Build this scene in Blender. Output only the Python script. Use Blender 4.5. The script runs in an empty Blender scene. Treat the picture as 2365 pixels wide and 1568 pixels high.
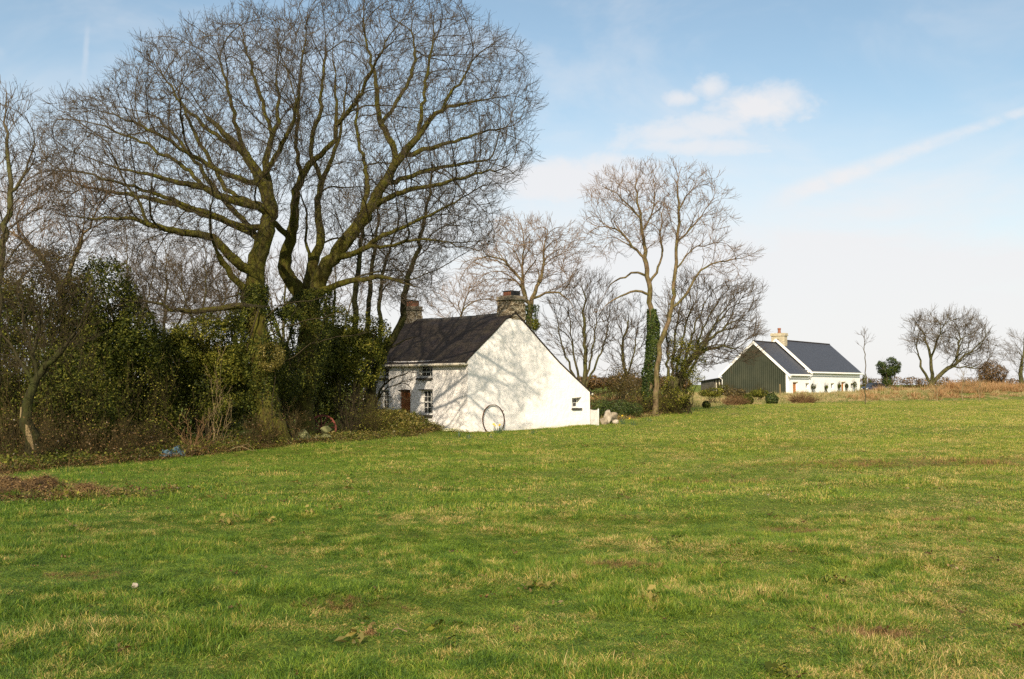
import bpy, bmesh, math, random
import numpy as np
from mathutils import Vector, Matrix
from mathutils.geometry import tessellate_polygon

random.seed(7)
rng = np.random.default_rng(11)
R = math.radians
sc = bpy.context.scene
COL = sc.collection

# ------------------------------------------------------------------ camera geometry
F = 2298.0; CX, CY = 1182.0, 784.0; EYE = 1.65
PITCH = math.atan((888 - CY) / F)
def ray(px, py):
    u = (px - CX) / F; v = (CY - py) / F
    return np.array([u, math.cos(PITCH) - v * math.sin(PITCH), math.sin(PITCH) + v * math.cos(PITCH)])
def P(px, py, d):
    r = ray(px, py); r = r * (d / r[1]); r[2] += EYE
    return r
def X(px, d): return (px - CX) / F * d

cam = bpy.data.cameras.new('camera'); cam.lens = 36 * F / 2364; cam.sensor_width = 36
cam.clip_start = 0.1; cam.clip_end = 9000
co = bpy.data.objects.new('camera', cam); COL.objects.link(co)
co.location = (0, 0, EYE); co.rotation_euler = (R(90) + PITCH, 0, 0)
sc.camera = co

# ------------------------------------------------------------------ terrain height
def vnoise(x, y, s=1.0, seed=0):
    x = np.asarray(x, float) * s; y = np.asarray(y, float) * s
    xi = np.floor(x).astype(np.int64); yi = np.floor(y).astype(np.int64)
    fx = x - xi; fy = y - yi
    fx = fx * fx * (3 - 2 * fx); fy = fy * fy * (3 - 2 * fy)
    def h(a, b):
        n = (a * 374761393 + b * 668265263 + seed * 982451653) & 0xffffffff
        n = ((n ^ (n >> 13)) * 1274126177) & 0xffffffff
        return ((n ^ (n >> 16)) & 0xffff) / 65535.0
    a = h(xi, yi); b = h(xi + 1, yi); c = h(xi, yi + 1); d = h(xi + 1, yi + 1)
    return (a * (1 - fx) + b * fx) * (1 - fy) + (c * (1 - fx) + d * fx) * fy

CT = []
def ctl(px, d, z): CT.append((X(px, d), d, z))
for X0, d0, z0 in [(-4, 0, -1.65), (4, 0, -1.65), (-4, 6, -1.65), (4, 6, -1.65), (-6, 12, -1.68), (0, 12, -1.68), (6, 12, -1.66)]:
    CT.append((X0, d0, z0))
for px, d, z in [(60, 16, -1.75), (400, 20, -1.86), (1182, 20, -1.82), (2300, 20, -1.68), (150, 24, -1.95), (330, 26, -2.0),
                 (500, 29, -2.04), (640, 33, -2.04), (800, 37, -2.12), (980, 42, -2.12), (1080, 45, -2.2), (1362, 51, -2.19),
                 (850, 52, -2.2), (400, 45, -2.1), (1182, 33, -2.0), (1800, 33, -1.85), (2400, 33, -1.65),
                 (1500, 62, -1.82), (1700, 82, -1.66), (2000, 85, -1.5), (2364, 88, -1.42), (2000, 55, -1.7),
                 (1820, 138, -1.42), (1700, 144, -1.45), (1985, 161, -1.2), (2300, 130, -1.2), (1450, 80, -1.9), (1100, 90, -2.0),
                 (600, 90, -2.1), (1182, 300, -1.6), (2000, 300, -1.4), (400, 300, -1.6), (1182, 1500, -1.2), (2400, 1000, -1.2)]:
    ctl(px, d, z)
CT = np.array(CT)
def q(x, y):
    y = np.maximum(y, 0.0)
    return 1.5 * x / (y + 12), 1.2 * np.log(y + 12)
CQ = np.stack(q(CT[:, 0], CT[:, 1]), 1)
def gz(x, y):
    x = np.atleast_1d(np.asarray(x, float)); y = np.atleast_1d(np.asarray(y, float))
    a, b = q(x, y)
    num = np.zeros_like(x); den = np.zeros_like(x)
    for (qa, qb), z in zip(CQ, CT[:, 2]):
        w = np.exp(-((a - qa) ** 2 + (b - qb) ** 2) / (2 * 0.13 ** 2)) + 1e-5 / (0.05 + (a - qa) ** 2 + (b - qb) ** 2)
        num += w * z; den += w
    z = num / den + EYE
    # bank in front of the cottage door
    cx, cy = X(865, 43), 43.2
    e = ((x - cx) / 2.4) ** 2 + ((y - cy) / 1.5) ** 2
    z = z + 0.95 * np.exp(-e ** 1.5)
    cx, cy = X(2330, 100), 102
    z = z + 1.05 * np.exp(-((x - cx) / 15) ** 2 - ((y - cy) / 12) ** 2)
    near = np.clip(1 - y / 60, 0, 1)
    z = z + near * (0.10 * (vnoise(x, y, 0.7, 3) - .5) + 0.055 * (vnoise(x, y, 1.9, 5) - .5)) + 0.12 * (vnoise(x, y, 0.15, 9) - .5) * np.clip(y / 20, 0, 1)
    return z
def G(x, y): return float(gz(x, y)[0])
def ground_pt(px, d, dz=0.0):
    x = X(px, d); return np.array([x, d, G(x, d) + dz])

EDGE = [(-200, 20), (0, 21.5), (150, 23.5), (330, 26), (500, 29), (640, 32.2), (800, 36), (900, 39.5), (985, 42.2), (1070, 44.7), (1362, 51.3), (1420, 55), (1500, 60), (1570, 68), (1700, 80), (1900, 84), (2364, 86), (2700, 88)]
def edge_d(px): return np.interp(px, [e[0] for e in EDGE], [e[1] for e in EDGE])

# ------------------------------------------------------------------ tagging / objects
def tag(o, label=None, cat=None, group=None, kind=None):
    if label: o['label'] = label
    if cat: o['category'] = cat
    if group: o['group'] = group
    if kind: o['kind'] = kind
    return o
def empty(name, loc, rz=0, label=None, cat=None, group=None):
    o = bpy.data.objects.new(name, None); COL.objects.link(o)
    o.location = [float(v) for v in loc]; o.rotation_euler = (0, 0, rz); o.empty_display_size = .2
    tag(o, label, cat, group)
    return o
def link(name, me, m=None, parent=None, origin=None):
    o = bpy.data.objects.new(name, me); COL.objects.link(o)
    if m is not None: me.materials.append(m)
    if parent is not None:
        o.parent = parent
    return o
def mesh_np(name, V, Fc, attrs=None, smooth=False):
    """V (n,3); Fc list of (k,m) arrays of faces with m verts each"""
    me = bpy.data.meshes.new(name)
    V = np.asarray(V, np.float32)
    me.vertices.add(len(V)); me.vertices.foreach_set('co', V.ravel())
    if not isinstance(Fc, list): Fc = [Fc]
    Fc = [np.asarray(f, np.int32) for f in Fc if len(f)]
    tot = sum(f.size for f in Fc); nf = sum(len(f) for f in Fc)
    me.loops.add(tot); me.loops.foreach_set('vertex_index', np.concatenate([f.ravel() for f in Fc]))
    me.polygons.add(nf)
    st = []; c = 0
    for f in Fc:
        st.append(c + np.arange(len(f)) * f.shape[1]); c += f.size
    me.polygons.foreach_set('loop_start', np.concatenate(st).astype(np.int32))
    if smooth: me.polygons.foreach_set('use_smooth', np.ones(nf, bool))
    me.update(calc_edges=True)
    for k, v in (attrs or {}).items():
        a = me.attributes.new(k, 'FLOAT', 'POINT'); a.data.foreach_set('value', np.asarray(v, np.float32))
    me.validate()
    return me

class MB:
    """collects boxes, prisms and tubes into one mesh"""
    def __init__(s): s.v = []; s.f = []
    def add(s, vs, fs):
        b = len(s.v); s.v += [tuple(float(c) for c in p) for p in vs]; s.f += [tuple(i + b for i in f) for f in fs]
    def box(s, x0, x1, y0, y1, z0, z1, jit=0):
        j = lambda: random.uniform(-jit, jit)
        vs = [(x + j(), y + j(), z + j()) for z in (z0, z1) for y in (y0, y1) for x in (x0, x1)]
        s.add(vs, [(0, 2, 3, 1), (4, 5, 7, 6), (0, 1, 5, 4), (2, 6, 7, 3), (0, 4, 6, 2), (1, 3, 7, 5)])
    def tube(s, pts, rad, n=8, cap=True):
        pts = [np.array(p, float) for p in pts]
        if not hasattr(rad, '__len__'): rad = [rad] * len(pts)
        rings = []
        for i, p in enumerate(pts):
            d = pts[min(i + 1, len(pts) - 1)] - pts[max(i - 1, 0)]; d /= np.linalg.norm(d) + 1e-9
            a = np.cross(d, [0.13, 0.21, 0.97] if abs(d[2]) < .9 else [1, 0.1, 0]); a /= np.linalg.norm(a); b = np.cross(d, a)
            rings.append([p + rad[i] * (math.cos(t) * a + math.sin(t) * b) for t in [2 * math.pi * k / n for k in range(n)]])
        fs = []
        for i in range(len(pts) - 1):
            for k in range(n):
                fs.append((i * n + k, i * n + (k + 1) % n, (i + 1) * n + (k + 1) % n, (i + 1) * n + k))
        if cap: fs += [tuple(range(n - 1, -1, -1)), tuple((len(pts) - 1) * n + k for k in range(n))]
        s.add([p for r in rings for p in r], fs)
    def prism(s, loops, axis, a0, a1):
        """loops: list of 2D loops (first outer, rest holes); extruded along axis from a0 to a1; 2D coords are the other two axes in order"""
        pts3 = [[Vector((p[0], p[1], 0)) for p in l] for l in loops]
        tri = tessellate_polygon(pts3)
        flat = [p for l in loops for p in l]
        def mk(p, a):
            if axis == 'x': return (a, p[0], p[1])
            if axis == 'y': return (p[0], a, p[1])
            return (p[0], p[1], a)
        n = len(flat)
        vs = [mk(p, a0) for p in flat] + [mk(p, a1) for p in flat]
        fs = [tuple(t) for t in tri] + [tuple(i + n for i in reversed(t)) for t in tri]
        b = 0
        for l in loops:
            m = len(l)
            for k in range(m):
                fs.append((b + k, b + (k + 1) % m, n + b + (k + 1) % m, n + b + k))
            b += m
        s.add(vs, fs)
    def build(s, name, m=None, parent=None, bevel=0, smooth=False):
        me = bpy.data.meshes.new(name); me.from_pydata(s.v, [], s.f); me.update()
        bm = bmesh.new(); bm.from_mesh(me); bmesh.ops.recalc_face_normals(bm, faces=bm.faces); bm.to_mesh(me); bm.free()
        if smooth:
            for p in me.polygons: p.use_smooth = True
        o = link(name, me, m, parent)
        if bevel:
            bv = o.modifiers.new('bevel', 'BEVEL'); bv.width = bevel; bv.segments = 2; bv.limit_method = 'ANGLE'
        return o

# ------------------------------------------------------------------ materials
class NT:
    def __init__(s, name):
        s.m = bpy.data.materials.new(name); s.m.use_nodes = True
        s.t = s.m.node_tree; s.n = s.t.nodes; s.l = s.t.links
        s.b = s.n['Principled BSDF']; s.out = s.n['Material Output']
        s.b.inputs['Specular IOR Level'].default_value = 0.2
    def node(s, t, **kw):
        n = s.n.new(t)
        for k, v in kw.items():
            if k in n.inputs: n.inputs[k].default_value = v
            else: setattr(n, k, v)
        return n
    def lk(s, a, b): s.l.new(a, b)
    def noise(s, vec, scale, detail=4, rough=.55, dist=0):
        n = s.node('ShaderNodeTexNoise'); n.inputs['Scale'].default_value = scale; n.inputs['Detail'].default_value = detail
        n.inputs['Roughness'].default_value = rough; n.inputs['Distortion'].default_value = dist
        if vec is not None: s.lk(vec, n.inputs['Vector'])
        return n.outputs['Fac']
    def ramp(s, fac, stops, interp='LINEAR'):
        r = s.node('ShaderNodeValToRGB'); r.color_ramp.interpolation = interp
        e = r.color_ramp.elements
        while len(e) < len(stops): e.new(.5)
        for k, (p, c) in enumerate(stops):
            e[k].position = p; e[k].color = (*c, 1) if hasattr(c, '__len__') else (c, c, c, 1)
        s.lk(fac, r.inputs['Fac']); return r.outputs['Color']
    def mix(s, fac, a, b, mode='MIX'):
        n = s.node('ShaderNodeMix', data_type='RGBA', blend_type=mode)
        for sock, v in ((n.inputs[0], fac), (n.inputs[6], a), (n.inputs[7], b)):
            if hasattr(v, 'is_linked') or hasattr(v, 'links'): s.lk(v, sock)
            elif hasattr(v, '__len__'): sock.default_value = (*v, 1)
            else: sock.default_value = v
        return n.outputs[2]
    def math(s, op, a, b=None, c=None, clamp=False):
        n = s.node('ShaderNodeMath', operation=op, use_clamp=clamp)
        for i, v in enumerate((a, b, c)):
            if v is None: continue
            if hasattr(v, 'links'): s.lk(v, n.inputs[i])
            else: n.inputs[i].default_value = v
        return n.outputs[0]
    def attr(s, name): return s.node('ShaderNodeAttribute', attribute_name=name).outputs['Fac']
    def pos(s): return s.node('ShaderNodeNewGeometry').outputs['Position']
    def obj(s): return s.node('ShaderNodeTexCoord').outputs['Object']
    def mapping(s, vec, scale=(1, 1, 1), rot=(0, 0, 0)):
        n = s.node('ShaderNodeMapping'); n.inputs['Scale'].default_value = scale; n.inputs['Rotation'].default_value = rot
        s.lk(vec, n.inputs['Vector']); return n.outputs['Vector']
    def bump(s, h, strength=.5, dist=.02, normal=None):
        n = s.node('ShaderNodeBump'); n.inputs['Strength'].default_value = strength; n.inputs['Distance'].default_value = dist
        s.lk(h, n.inputs['Height'])
        if normal is not None: s.lk(normal, n.inputs['Normal'])
        s.lk(n.outputs['Normal'], s.b.inputs['Normal']); return n.outputs['Normal']
    def col(s, c):
        if hasattr(c, 'links'): s.lk(c, s.b.inputs['Base Color'])
        else: s.b.inputs['Base Color'].default_value = (*c, 1)
    def rough(s, r): s.b.inputs['Roughness'].default_value = r
    def translucent(s, c, fac):
        t = s.node('ShaderNodeBsdfTranslucent'); mx = s.node('ShaderNodeMixShader'); mx.inputs[0].default_value = fac
        if hasattr(c, 'links'): s.lk(c, t.inputs['Color'])
        else: t.inputs['Color'].default_value = (*c, 1)
        s.lk(s.b.outputs[0], mx.inputs[1]); s.lk(t.outputs[0], mx.inputs[2]); s.lk(mx.outputs[0], s.out.inputs['Surface'])

def m_simple(name, c1, c2, scale=8, rough=.8, bump=.3, dist=.01, detail=5, coord='obj'):
    t = NT(name); v = t.obj() if coord == 'obj' else t.pos()
    f = t.noise(v, scale, detail); t.col(t.ramp(f, [(.35, c1), (.65, c2)])); t.rough(rough)
    if bump: t.bump(t.noise(v, scale * 4, 5), bump, dist)
    return t.m

def m_leaf(name, cols, tr=.25, rough=.45, spec=.35, scale=.9):
    t = NT(name); f = t.attr('rnd'); p = t.pos()
    n = t.noise(p, scale, 3)
    g = t.math('ADD', t.math('MULTIPLY', f, .55), t.math('MULTIPLY', n, .6))
    k = len(cols)
    c = t.ramp(g, [(.2 + .65 * i / (k - 1), cc) for i, cc in enumerate(cols)])
    t.col(c); t.rough(rough); t.b.inputs['Specular IOR Level'].default_value = spec
    t.translucent(c, tr)
    return t.m

def m_bark(name, thick, thick2, twig, moss=None, mossamt=.5, bs=9):
    t = NT(name); p = t.pos(); r = t.attr('rad')
    n = t.noise(t.mapping(p, (1, 1, .35)), bs, 6)
    c = t.ramp(n, [(.3, thick), (.7, thick2)])
    if moss is not None:
        nm = t.noise(p, 2.2, 4); 
        f = t.ramp(nm, [(.5 - mossamt * .5, 0.0), (.85 - mossamt * .5, 1.0)])
        fz = t.math('GREATER_THAN', r, 0.0)
        k = t.math('MULTIPLY', f, t.ramp(r, [(.008, 0.25), (.05, 1.0)]))
        c = t.mix(k, c, t.mix(t.ramp(n, [(.35, 0.0), (.62, 1.0)]), tuple(a_ * b_ for a_, b_ in zip(moss, (.55, .42, .6))), moss))
    w = t.ramp(r, [(.008, 1.0), (.05, 0.0)])
    vt = t.noise(p, .7, 3)
    tw = t.mix(t.ramp(vt, [(.35, 0.0), (.65, 1.0)]), twig, tuple(x * .75 for x in twig))
    t.col(t.mix(w, c, tw)); t.rough(.85); t.b.inputs['Specular IOR Level'].default_value = .15
    t.bump(t.math('ADD', t.noise(t.mapping(p, (1, 1, .22)), 9, 6, .65), t.math('MULTIPLY', t.noise(p, 2.6, 3), .8)), .9, .09)
    return t.m

# ------------------------------------------------------------------ tubes from a node graph
def frames(D):
    ref = np.where(np.abs(D[:, 2:3]) < .9, np.array([[.1, .2, .97]]), np.array([[1, .1, 0.]]))
    A = np.cross(D, ref); A /= np.linalg.norm(A, axis=1, keepdims=True) + 1e-9
    return A, np.cross(D, A)
def graph_mesh(name, pos, par, rad, pick, thick_sides=10, rough=0.0, r_share=.03, wob=0.0):
    """pos (n,3), par (n,), rad(n,), pick bool mask of segments (node->parent) to draw"""
    n = len(pos); V = []; Q = []; RA = []; nv = 0
    kids = {}
    # main child = thickest
    main = np.full(n, -1)
    for i in range(n):
        p = par[i]
        if p >= 0 and (main[p] < 0 or rad[i] > rad[main[p]]): main[p] = i
    thick = pick & (rad > r_share) & (par >= 0)
    thin = pick & ~thick & (par >= 0)
    idx = np.nonzero(thin)[0]
    if len(idx):
        a = pos[par[idx]]; b = pos[idx]; D = b - a; L = np.linalg.norm(D, axis=1, keepdims=True) + 1e-9; D = D / L
        A, B = frames(D)
        r1 = rad[idx]; pr = rad[par[idx]]
        r0 = np.where(main[par[idx]] == idx, np.minimum(pr, r1 * 1.8), r1 * 1.15)
        vs = []
        for rr, base in ((r0, a), (r1, b + D * 0.006)):
            for k in range(3):
                t = 2 * math.pi * k / 3
                vs.append(base + rr[:, None] * (math.cos(t) * A + math.sin(t) * B))
        vs = np.stack(vs, 1)  # m,6,3
        m = len(idx); V.append(vs.reshape(-1, 3)); o = nv + np.arange(m)[:, None] * 6
        Q.append(np.concatenate([o + np.array([[k, (k + 1) % 3, 3 + (k + 1) % 3, 3 + k]]) for k in range(3)], 0))
        RA.append(np.repeat(np.stack([r0, r1], 1), 3, axis=1).ravel()); nv += 6 * m
    idx = np.nonzero(thick)[0]
    S = thick_sides; ringstart = {}; fr = {}
    ct = [(math.cos(2 * math.pi * k / S), math.sin(2 * math.pi * k / S)) for k in range(S)]
    CT_ = np.array(ct)
    TV = []; TR = []; TQ = []
    for i in idx:
        p = par[i]
        d = pos[i] - pos[p]; d = d / (np.linalg.norm(d) + 1e-9)
        if p in ringstart and main[p] == i:
            s0 = ringstart[p]; u = fr[p]
        else:
            u = np.cross(d, [.1, .2, .97] if abs(d[2]) < .9 else [1, .1, 0]); u /= np.linalg.norm(u)
            w = np.cross(d, u); r0 = rad[i] * 1.2 if p in ringstart else max(rad[p], rad[i])
            r0 = min(r0, rad[i] * 1.4)
            base = pos[p] - d * (0.0 if p in ringstart else .0)
            TV.append(base + r0 * (CT_[:, :1] * u + CT_[:, 1:] * w)); TR += [r0] * S
            s0 = nv; nv += S
        j = main[i]
        dd = d if j < 0 else (lambda e: e / (np.linalg.norm(e) + 1e-9))(pos[j] - pos[i])
        t = d + dd; t /= np.linalg.norm(t) + 1e-9
        u = u - t * np.dot(u, t); u /= np.linalg.norm(u) + 1e-9; w = np.cross(t, u)
        rr = rad[i] * (1 + rough * (rng.random(S) - .5))[:, None]
        TV.append(pos[i] + rr * (CT_[:, :1] * u + CT_[:, 1:] * w)); TR += [rad[i]] * S
        s1 = nv; nv += S; ringstart[i] = s1; fr[i] = u
        for k in range(S):
            TQ.append((s0 + k, s0 + (k + 1) % S, s1 + (k + 1) % S, s1 + k))
    if TV:
        V.append(np.concatenate(TV)); RA.append(np.array(TR)); Q.append(np.array(TQ))
    if not V: return None
    return mesh_np(name, np.concatenate(V), [np.concatenate(Q)], {'rad': np.concatenate(RA)}, smooth=True)

def resample(pts, rads, step, jit):
    out = []; ro = []
    pts = np.array(pts); rads = np.array(rads, float)
    L = np.concatenate([[0], np.cumsum(np.linalg.norm(np.diff(pts, axis=0), axis=1))])
    n = max(2, int(round(L[-1] / step)) + 1)
    t = np.linspace(0, L[-1], n)
    P_ = np.stack([np.interp(t, L, pts[:, k]) for k in range(3)], 1)
    for _ in range(2):
        P_[1:-1] = .25 * P_[:-2] + .5 * P_[1:-1] + .25 * P_[2:]
    P_[1:-1] += rng.normal(0, jit, P_[1:-1].shape)
    return P_, np.interp(t, L, rads)

def in_poly(poly, x, y):
    inside = np.zeros(len(x), bool); n = len(poly); j = n - 1
    for i in range(n):
        xi, yi = poly[i]; xj, yj = poly[j]
        c = ((yi > y) != (yj > y)) & (x < (xj - xi) * (y - yi) / (yj - yi + 1e-12) + xi)
        inside ^= c; j = i
    return inside

def attractors(poly, d0, half, n, shell=.5):
    poly = np.array(poly, float); c = poly.mean(0)
    lo = poly.min(0); hi = poly.max(0); pts = []
    while len(pts) < n:
        x = rng.uniform(lo[0], hi[0], 4000); y = rng.uniform(lo[1], hi[1], 4000)
        k = in_poly(poly, x, y); x = x[k]; y = y[k]
        # normalised radius towards outline
        ang = np.arctan2(y - c[1], x - c[0]); pa = np.arctan2(poly[:, 1] - c[1], poly[:, 0] - c[0]); pr = np.hypot(poly[:, 0] - c[0], poly[:, 1] - c[1])
        o = np.argsort(pa); Rr = np.interp(ang, np.concatenate([pa[o] - 2 * np.pi, pa[o], pa[o] + 2 * np.pi]), np.tile(pr[o], 3))
        rho = np.clip(np.hypot(x - c[0], y - c[1]) / Rr, 0, .99)
        zmax = half * np.sqrt(1 - rho ** 2)
        dz = rng.uniform(-1, 1, len(x)); tot = np.sqrt(rho ** 2 + (dz * np.sqrt(1 - rho ** 2)) ** 2)
        keep = rng.random(len(x)) < (1 - shell) + shell * tot ** 2
        for a, b, e in zip(x[keep], y[keep], (d0 + dz * zmax)[keep]): pts.append(P(a, b, e))
    return np.array(pts[:n])

def colonize(pos, par, att, step, infl, kill, up=.1, persist=.9, iters=70, jit=.12, wind=None, c0=None, outw=.45):
    pos = [np.array(p) for p in pos]; par = list(par)
    A = np.array(att, np.float32); live = np.ones(len(A), bool)
    near = np.zeros(len(A), int); nd = np.full(len(A), 1e9)
    def upd(st):
        N = np.array(pos[st:], np.float32)
        for c in range(0, len(N), 1500):
            M = N[c:c + 1500]
            D = (A * A).sum(1)[:, None] + (M * M).sum(1)[None] - 2 * A @ M.T
            k = D.argmin(1); dm = D[np.arange(len(A)), k]
            b = dm < nd; near[b] = k[b] + st + c; nd[b] = dm[b]
    upd(0)
    nch = np.zeros(len(pos), int)
    for it in range(iters):
        act = live & (nd < infl * infl)
        if not act.any():
            if live.any() and it < 5: infl *= 1.5; continue
            break
        ai = np.nonzero(act)[0]; ni = near[ai]
        un, inv = np.unique(ni, return_inverse=True)
        PN = np.array([pos[k] for k in un])
        D = A[ai] - PN[inv]; D = D / (np.linalg.norm(D, axis=1, keepdims=True) + 1e-9)
        S = np.zeros((len(un), 3)); np.add.at(S, inv, D)
        S /= np.linalg.norm(S, axis=1, keepdims=True) + 1e-9
        st = len(pos); nch = np.concatenate([nch, np.zeros(len(pos) - len(nch), int)])
        stuck = []
        for k, u in enumerate(un):
            if nch[u] >= 2: stuck.append(u); continue
            d = S[k] + rng.normal(0, jit, 3); d[2] += up
            if wind is not None: d += wind
            if c0 is not None:
                o_ = pos[u] - c0; d = d + outw * o_ / (np.linalg.norm(o_) + 1e-9)
            if par[u] >= 0:
                e = pos[u] - pos[par[u]]; e /= np.linalg.norm(e) + 1e-9
                d = d + persist * e
            d /= np.linalg.norm(d) + 1e-9
            pos.append(pos[u] + d * step * rng.uniform(.8, 1.2)); par.append(int(u)); nch[u] += 1
        if stuck: live[np.isin(near, stuck) & act] = False
        if len(pos) == st: break
        upd(st)
        live &= nd > kill * kill
    return np.array(pos), np.array(par)

def add_twigs(pos, par, r, nspray, seg, nseg, levels=1, up=.15, spread=.5, rmax=.02, rtip=.003, frac_inner=.3, c0=None):
    """grow sprays of fine twigs from the tips and the thin branches"""
    pos = list(pos); par = list(par); rad = list(r); n0 = len(pos)
    nk = np.zeros(n0, int)
    for i in range(n0):
        if par[i] >= 0: nk[par[i]] += 1
    src = []
    for i in range(n0):
        if rad[i] < rmax:
            if nk[i] == 0: src += [i] * nspray
            elif rng.random() < frac_inner: src.append(i)
    for i in src:
        p = pos[i]; d = p - pos[par[i]]; d /= np.linalg.norm(d) + 1e-9
        if c0 is not None:
            o_ = p - c0; d = d + .5 * o_ / (np.linalg.norm(o_) + 1e-9)
        d = d + rng.normal(0, spread, 3) * .8; d /= np.linalg.norm(d)
        cur = i; L = seg * rng.uniform(.6, 1.25); chain = []
        ns = nseg
        for k in range(ns):
            d = d + rng.normal(0, .13, 3); d[2] += up; d /= np.linalg.norm(d)
            p = p + d * L; pos.append(p); par.append(cur); rad.append(rtip * (1.5 - .7 * k / ns)); cur = len(pos) - 1; chain.append((cur, d.copy()))
        if levels > 0:
            for (c, dd) in chain[:-1] if ns > 1 else chain:
                if rng.random() < .75:
                    e = dd + rng.normal(0, .5, 3); e /= np.linalg.norm(e); pp = pos[c] + e * L * .8
                    pos.append(pp); par.append(c); rad.append(rtip * .85); c2 = len(pos) - 1
                    e = e + rng.normal(0, .3, 3); e[2] += up; e /= np.linalg.norm(e)
                    pos.append(pp + e * L * .7); par.append(c2); rad.append(rtip * .7)
    return np.array(pos), np.array(par), np.array(rad)

def pipe(pos, par, hand, rtip=.004, ex=1.9):
    n = len(par); acc = np.zeros(n)
    nk = np.zeros(n, int)
    for i in range(n):
        if par[i] >= 0: nk[par[i]] += 1
    acc[nk == 0] = rtip ** ex
    for i in range(n - 1, -1, -1):
        if par[i] >= 0: acc[par[i]] += acc[i]
    r = acc ** (1 / ex)
    h = np.zeros(n); h[:len(hand)] = hand
    return np.maximum(r, h)

def bare_tree(name, label, cat, d, paths, poly, half, nA, mat, step=.3, infl=1.8, kill=.4, up=.1, spray=(3, .2, 3, 1), rtip=.0035,
              group=None, shell=.4, jit=.12, c0=None, outw=.45, persist=.9, coarse=10, wind=None, split_r=.05, extra=None, twmax=.03, inner=.3, tw_up=.12, thick_rough=.12, pipe_tip=None):
    """paths: list of (points [(px,py,r)], depth_start, depth_end) ; first path is the trunk, others attach to the nearest node"""
    pos = []; par = []; rad = []
    for pts, da, db in paths:
        n = len(pts); P3 = [P(a, b, da + (db - da) * k / (n - 1)) for k, (a, b, _) in enumerate(pts)]
        if not pos: P3[0][2] = G(P3[0][0], P3[0][1]) - .15
        PP, RR = resample(P3, [c for _, _, c in pts], step, step * .11)
        if not pos:
            for k in range(len(PP)): pos.append(PP[k]); par.append(k - 1); rad.append(RR[k])
        else:
            Np = np.array(pos); j = int(np.argmin(((Np - PP[0]) ** 2).sum(1)))
            if np.linalg.norm(Np[j] - PP[0]) > 3 * step:   # a stem of its own from the ground
                g = PP[0].copy(); 
            off = pos[j] - PP[0]
            m = len(PP)
            for k in range(m):
                w = max(0, 1 - k / max(2, m * .35))
                pos.append(PP[k] + off * w if k else pos[j] + (PP[1] - PP[0]) * .02); par.append(j if k == 0 else len(pos) - 2); rad.append(RR[k])
    base = pos[0].copy()
    hand = np.array(rad)
    att = []
    polys = poly if isinstance(poly[0][0], (list, tuple)) else [poly]
    if nA:
        tot = sum(1 for _ in polys)
        area = []
        for pl in polys:
            a = np.array(pl, float); area.append(abs(np.dot(a[:, 0], np.roll(a[:, 1], 1)) - np.dot(a[:, 1], np.roll(a[:, 0], 1))))
        for pl, ar in zip(polys, area):
            att.append(attractors(pl, (paths[0][1]), half, int(nA * ar / sum(area)), shell))
        att = np.concatenate(att)
        if c0 is None:
            big = np.array(polys[int(np.argmax(area))], float); c0 = (big[:, 0].mean(), big[:, 1].max() + 10)
        c0 = P(c0[0], c0[1], paths[0][1])
        na0 = len(pos)
        if coarse:     # first a coarse set of boughs, then the fine branches that fill in between them
            sub = att[rng.permutation(len(att))[:max(12, len(att) // coarse)]]
            pos, par = colonize(pos, par, sub, step, infl * 2.2, kill * 2.6, up, jit=jit * .8, wind=wind, c0=c0, outw=outw * 1.2, persist=persist * 1.2)
            hand = np.concatenate([hand, np.full(len(pos) - na0, rtip * 3.4)])
        pos, par = colonize(pos, par, att, step, infl, kill, up, jit=jit, wind=wind, c0=c0, outw=outw, persist=persist)
    else:
        pos = np.array(pos); par = np.array(par)
    rad = pipe(pos, par, hand, pipe_tip or rtip * 1.25)
    pos, par, rad = add_twigs(pos, par, rad, spray[0], spray[1], spray[2], spray[3], rmax=twmax, rtip=rtip, frac_inner=inner, up=tw_up, c0=c0 if nA else None)
    # flare at the foot
    fl = np.exp(-np.maximum(0, pos[:, 2] - base[2]) / .45) * (rad > .12); rad = rad * (1 + .45 * fl)
    root = empty(name, base, 0, label, cat, group)
    loc = pos - base
    tr = rad > split_r
    me = graph_mesh('trunk', loc, par, rad, tr, rough=thick_rough)
    if me: link('trunk', me, mat, root)
    me = graph_mesh('crown', loc, par, rad, ~tr)
    if me: link('crown', me, mat, root)
    return root, pos, par, rad

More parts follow.
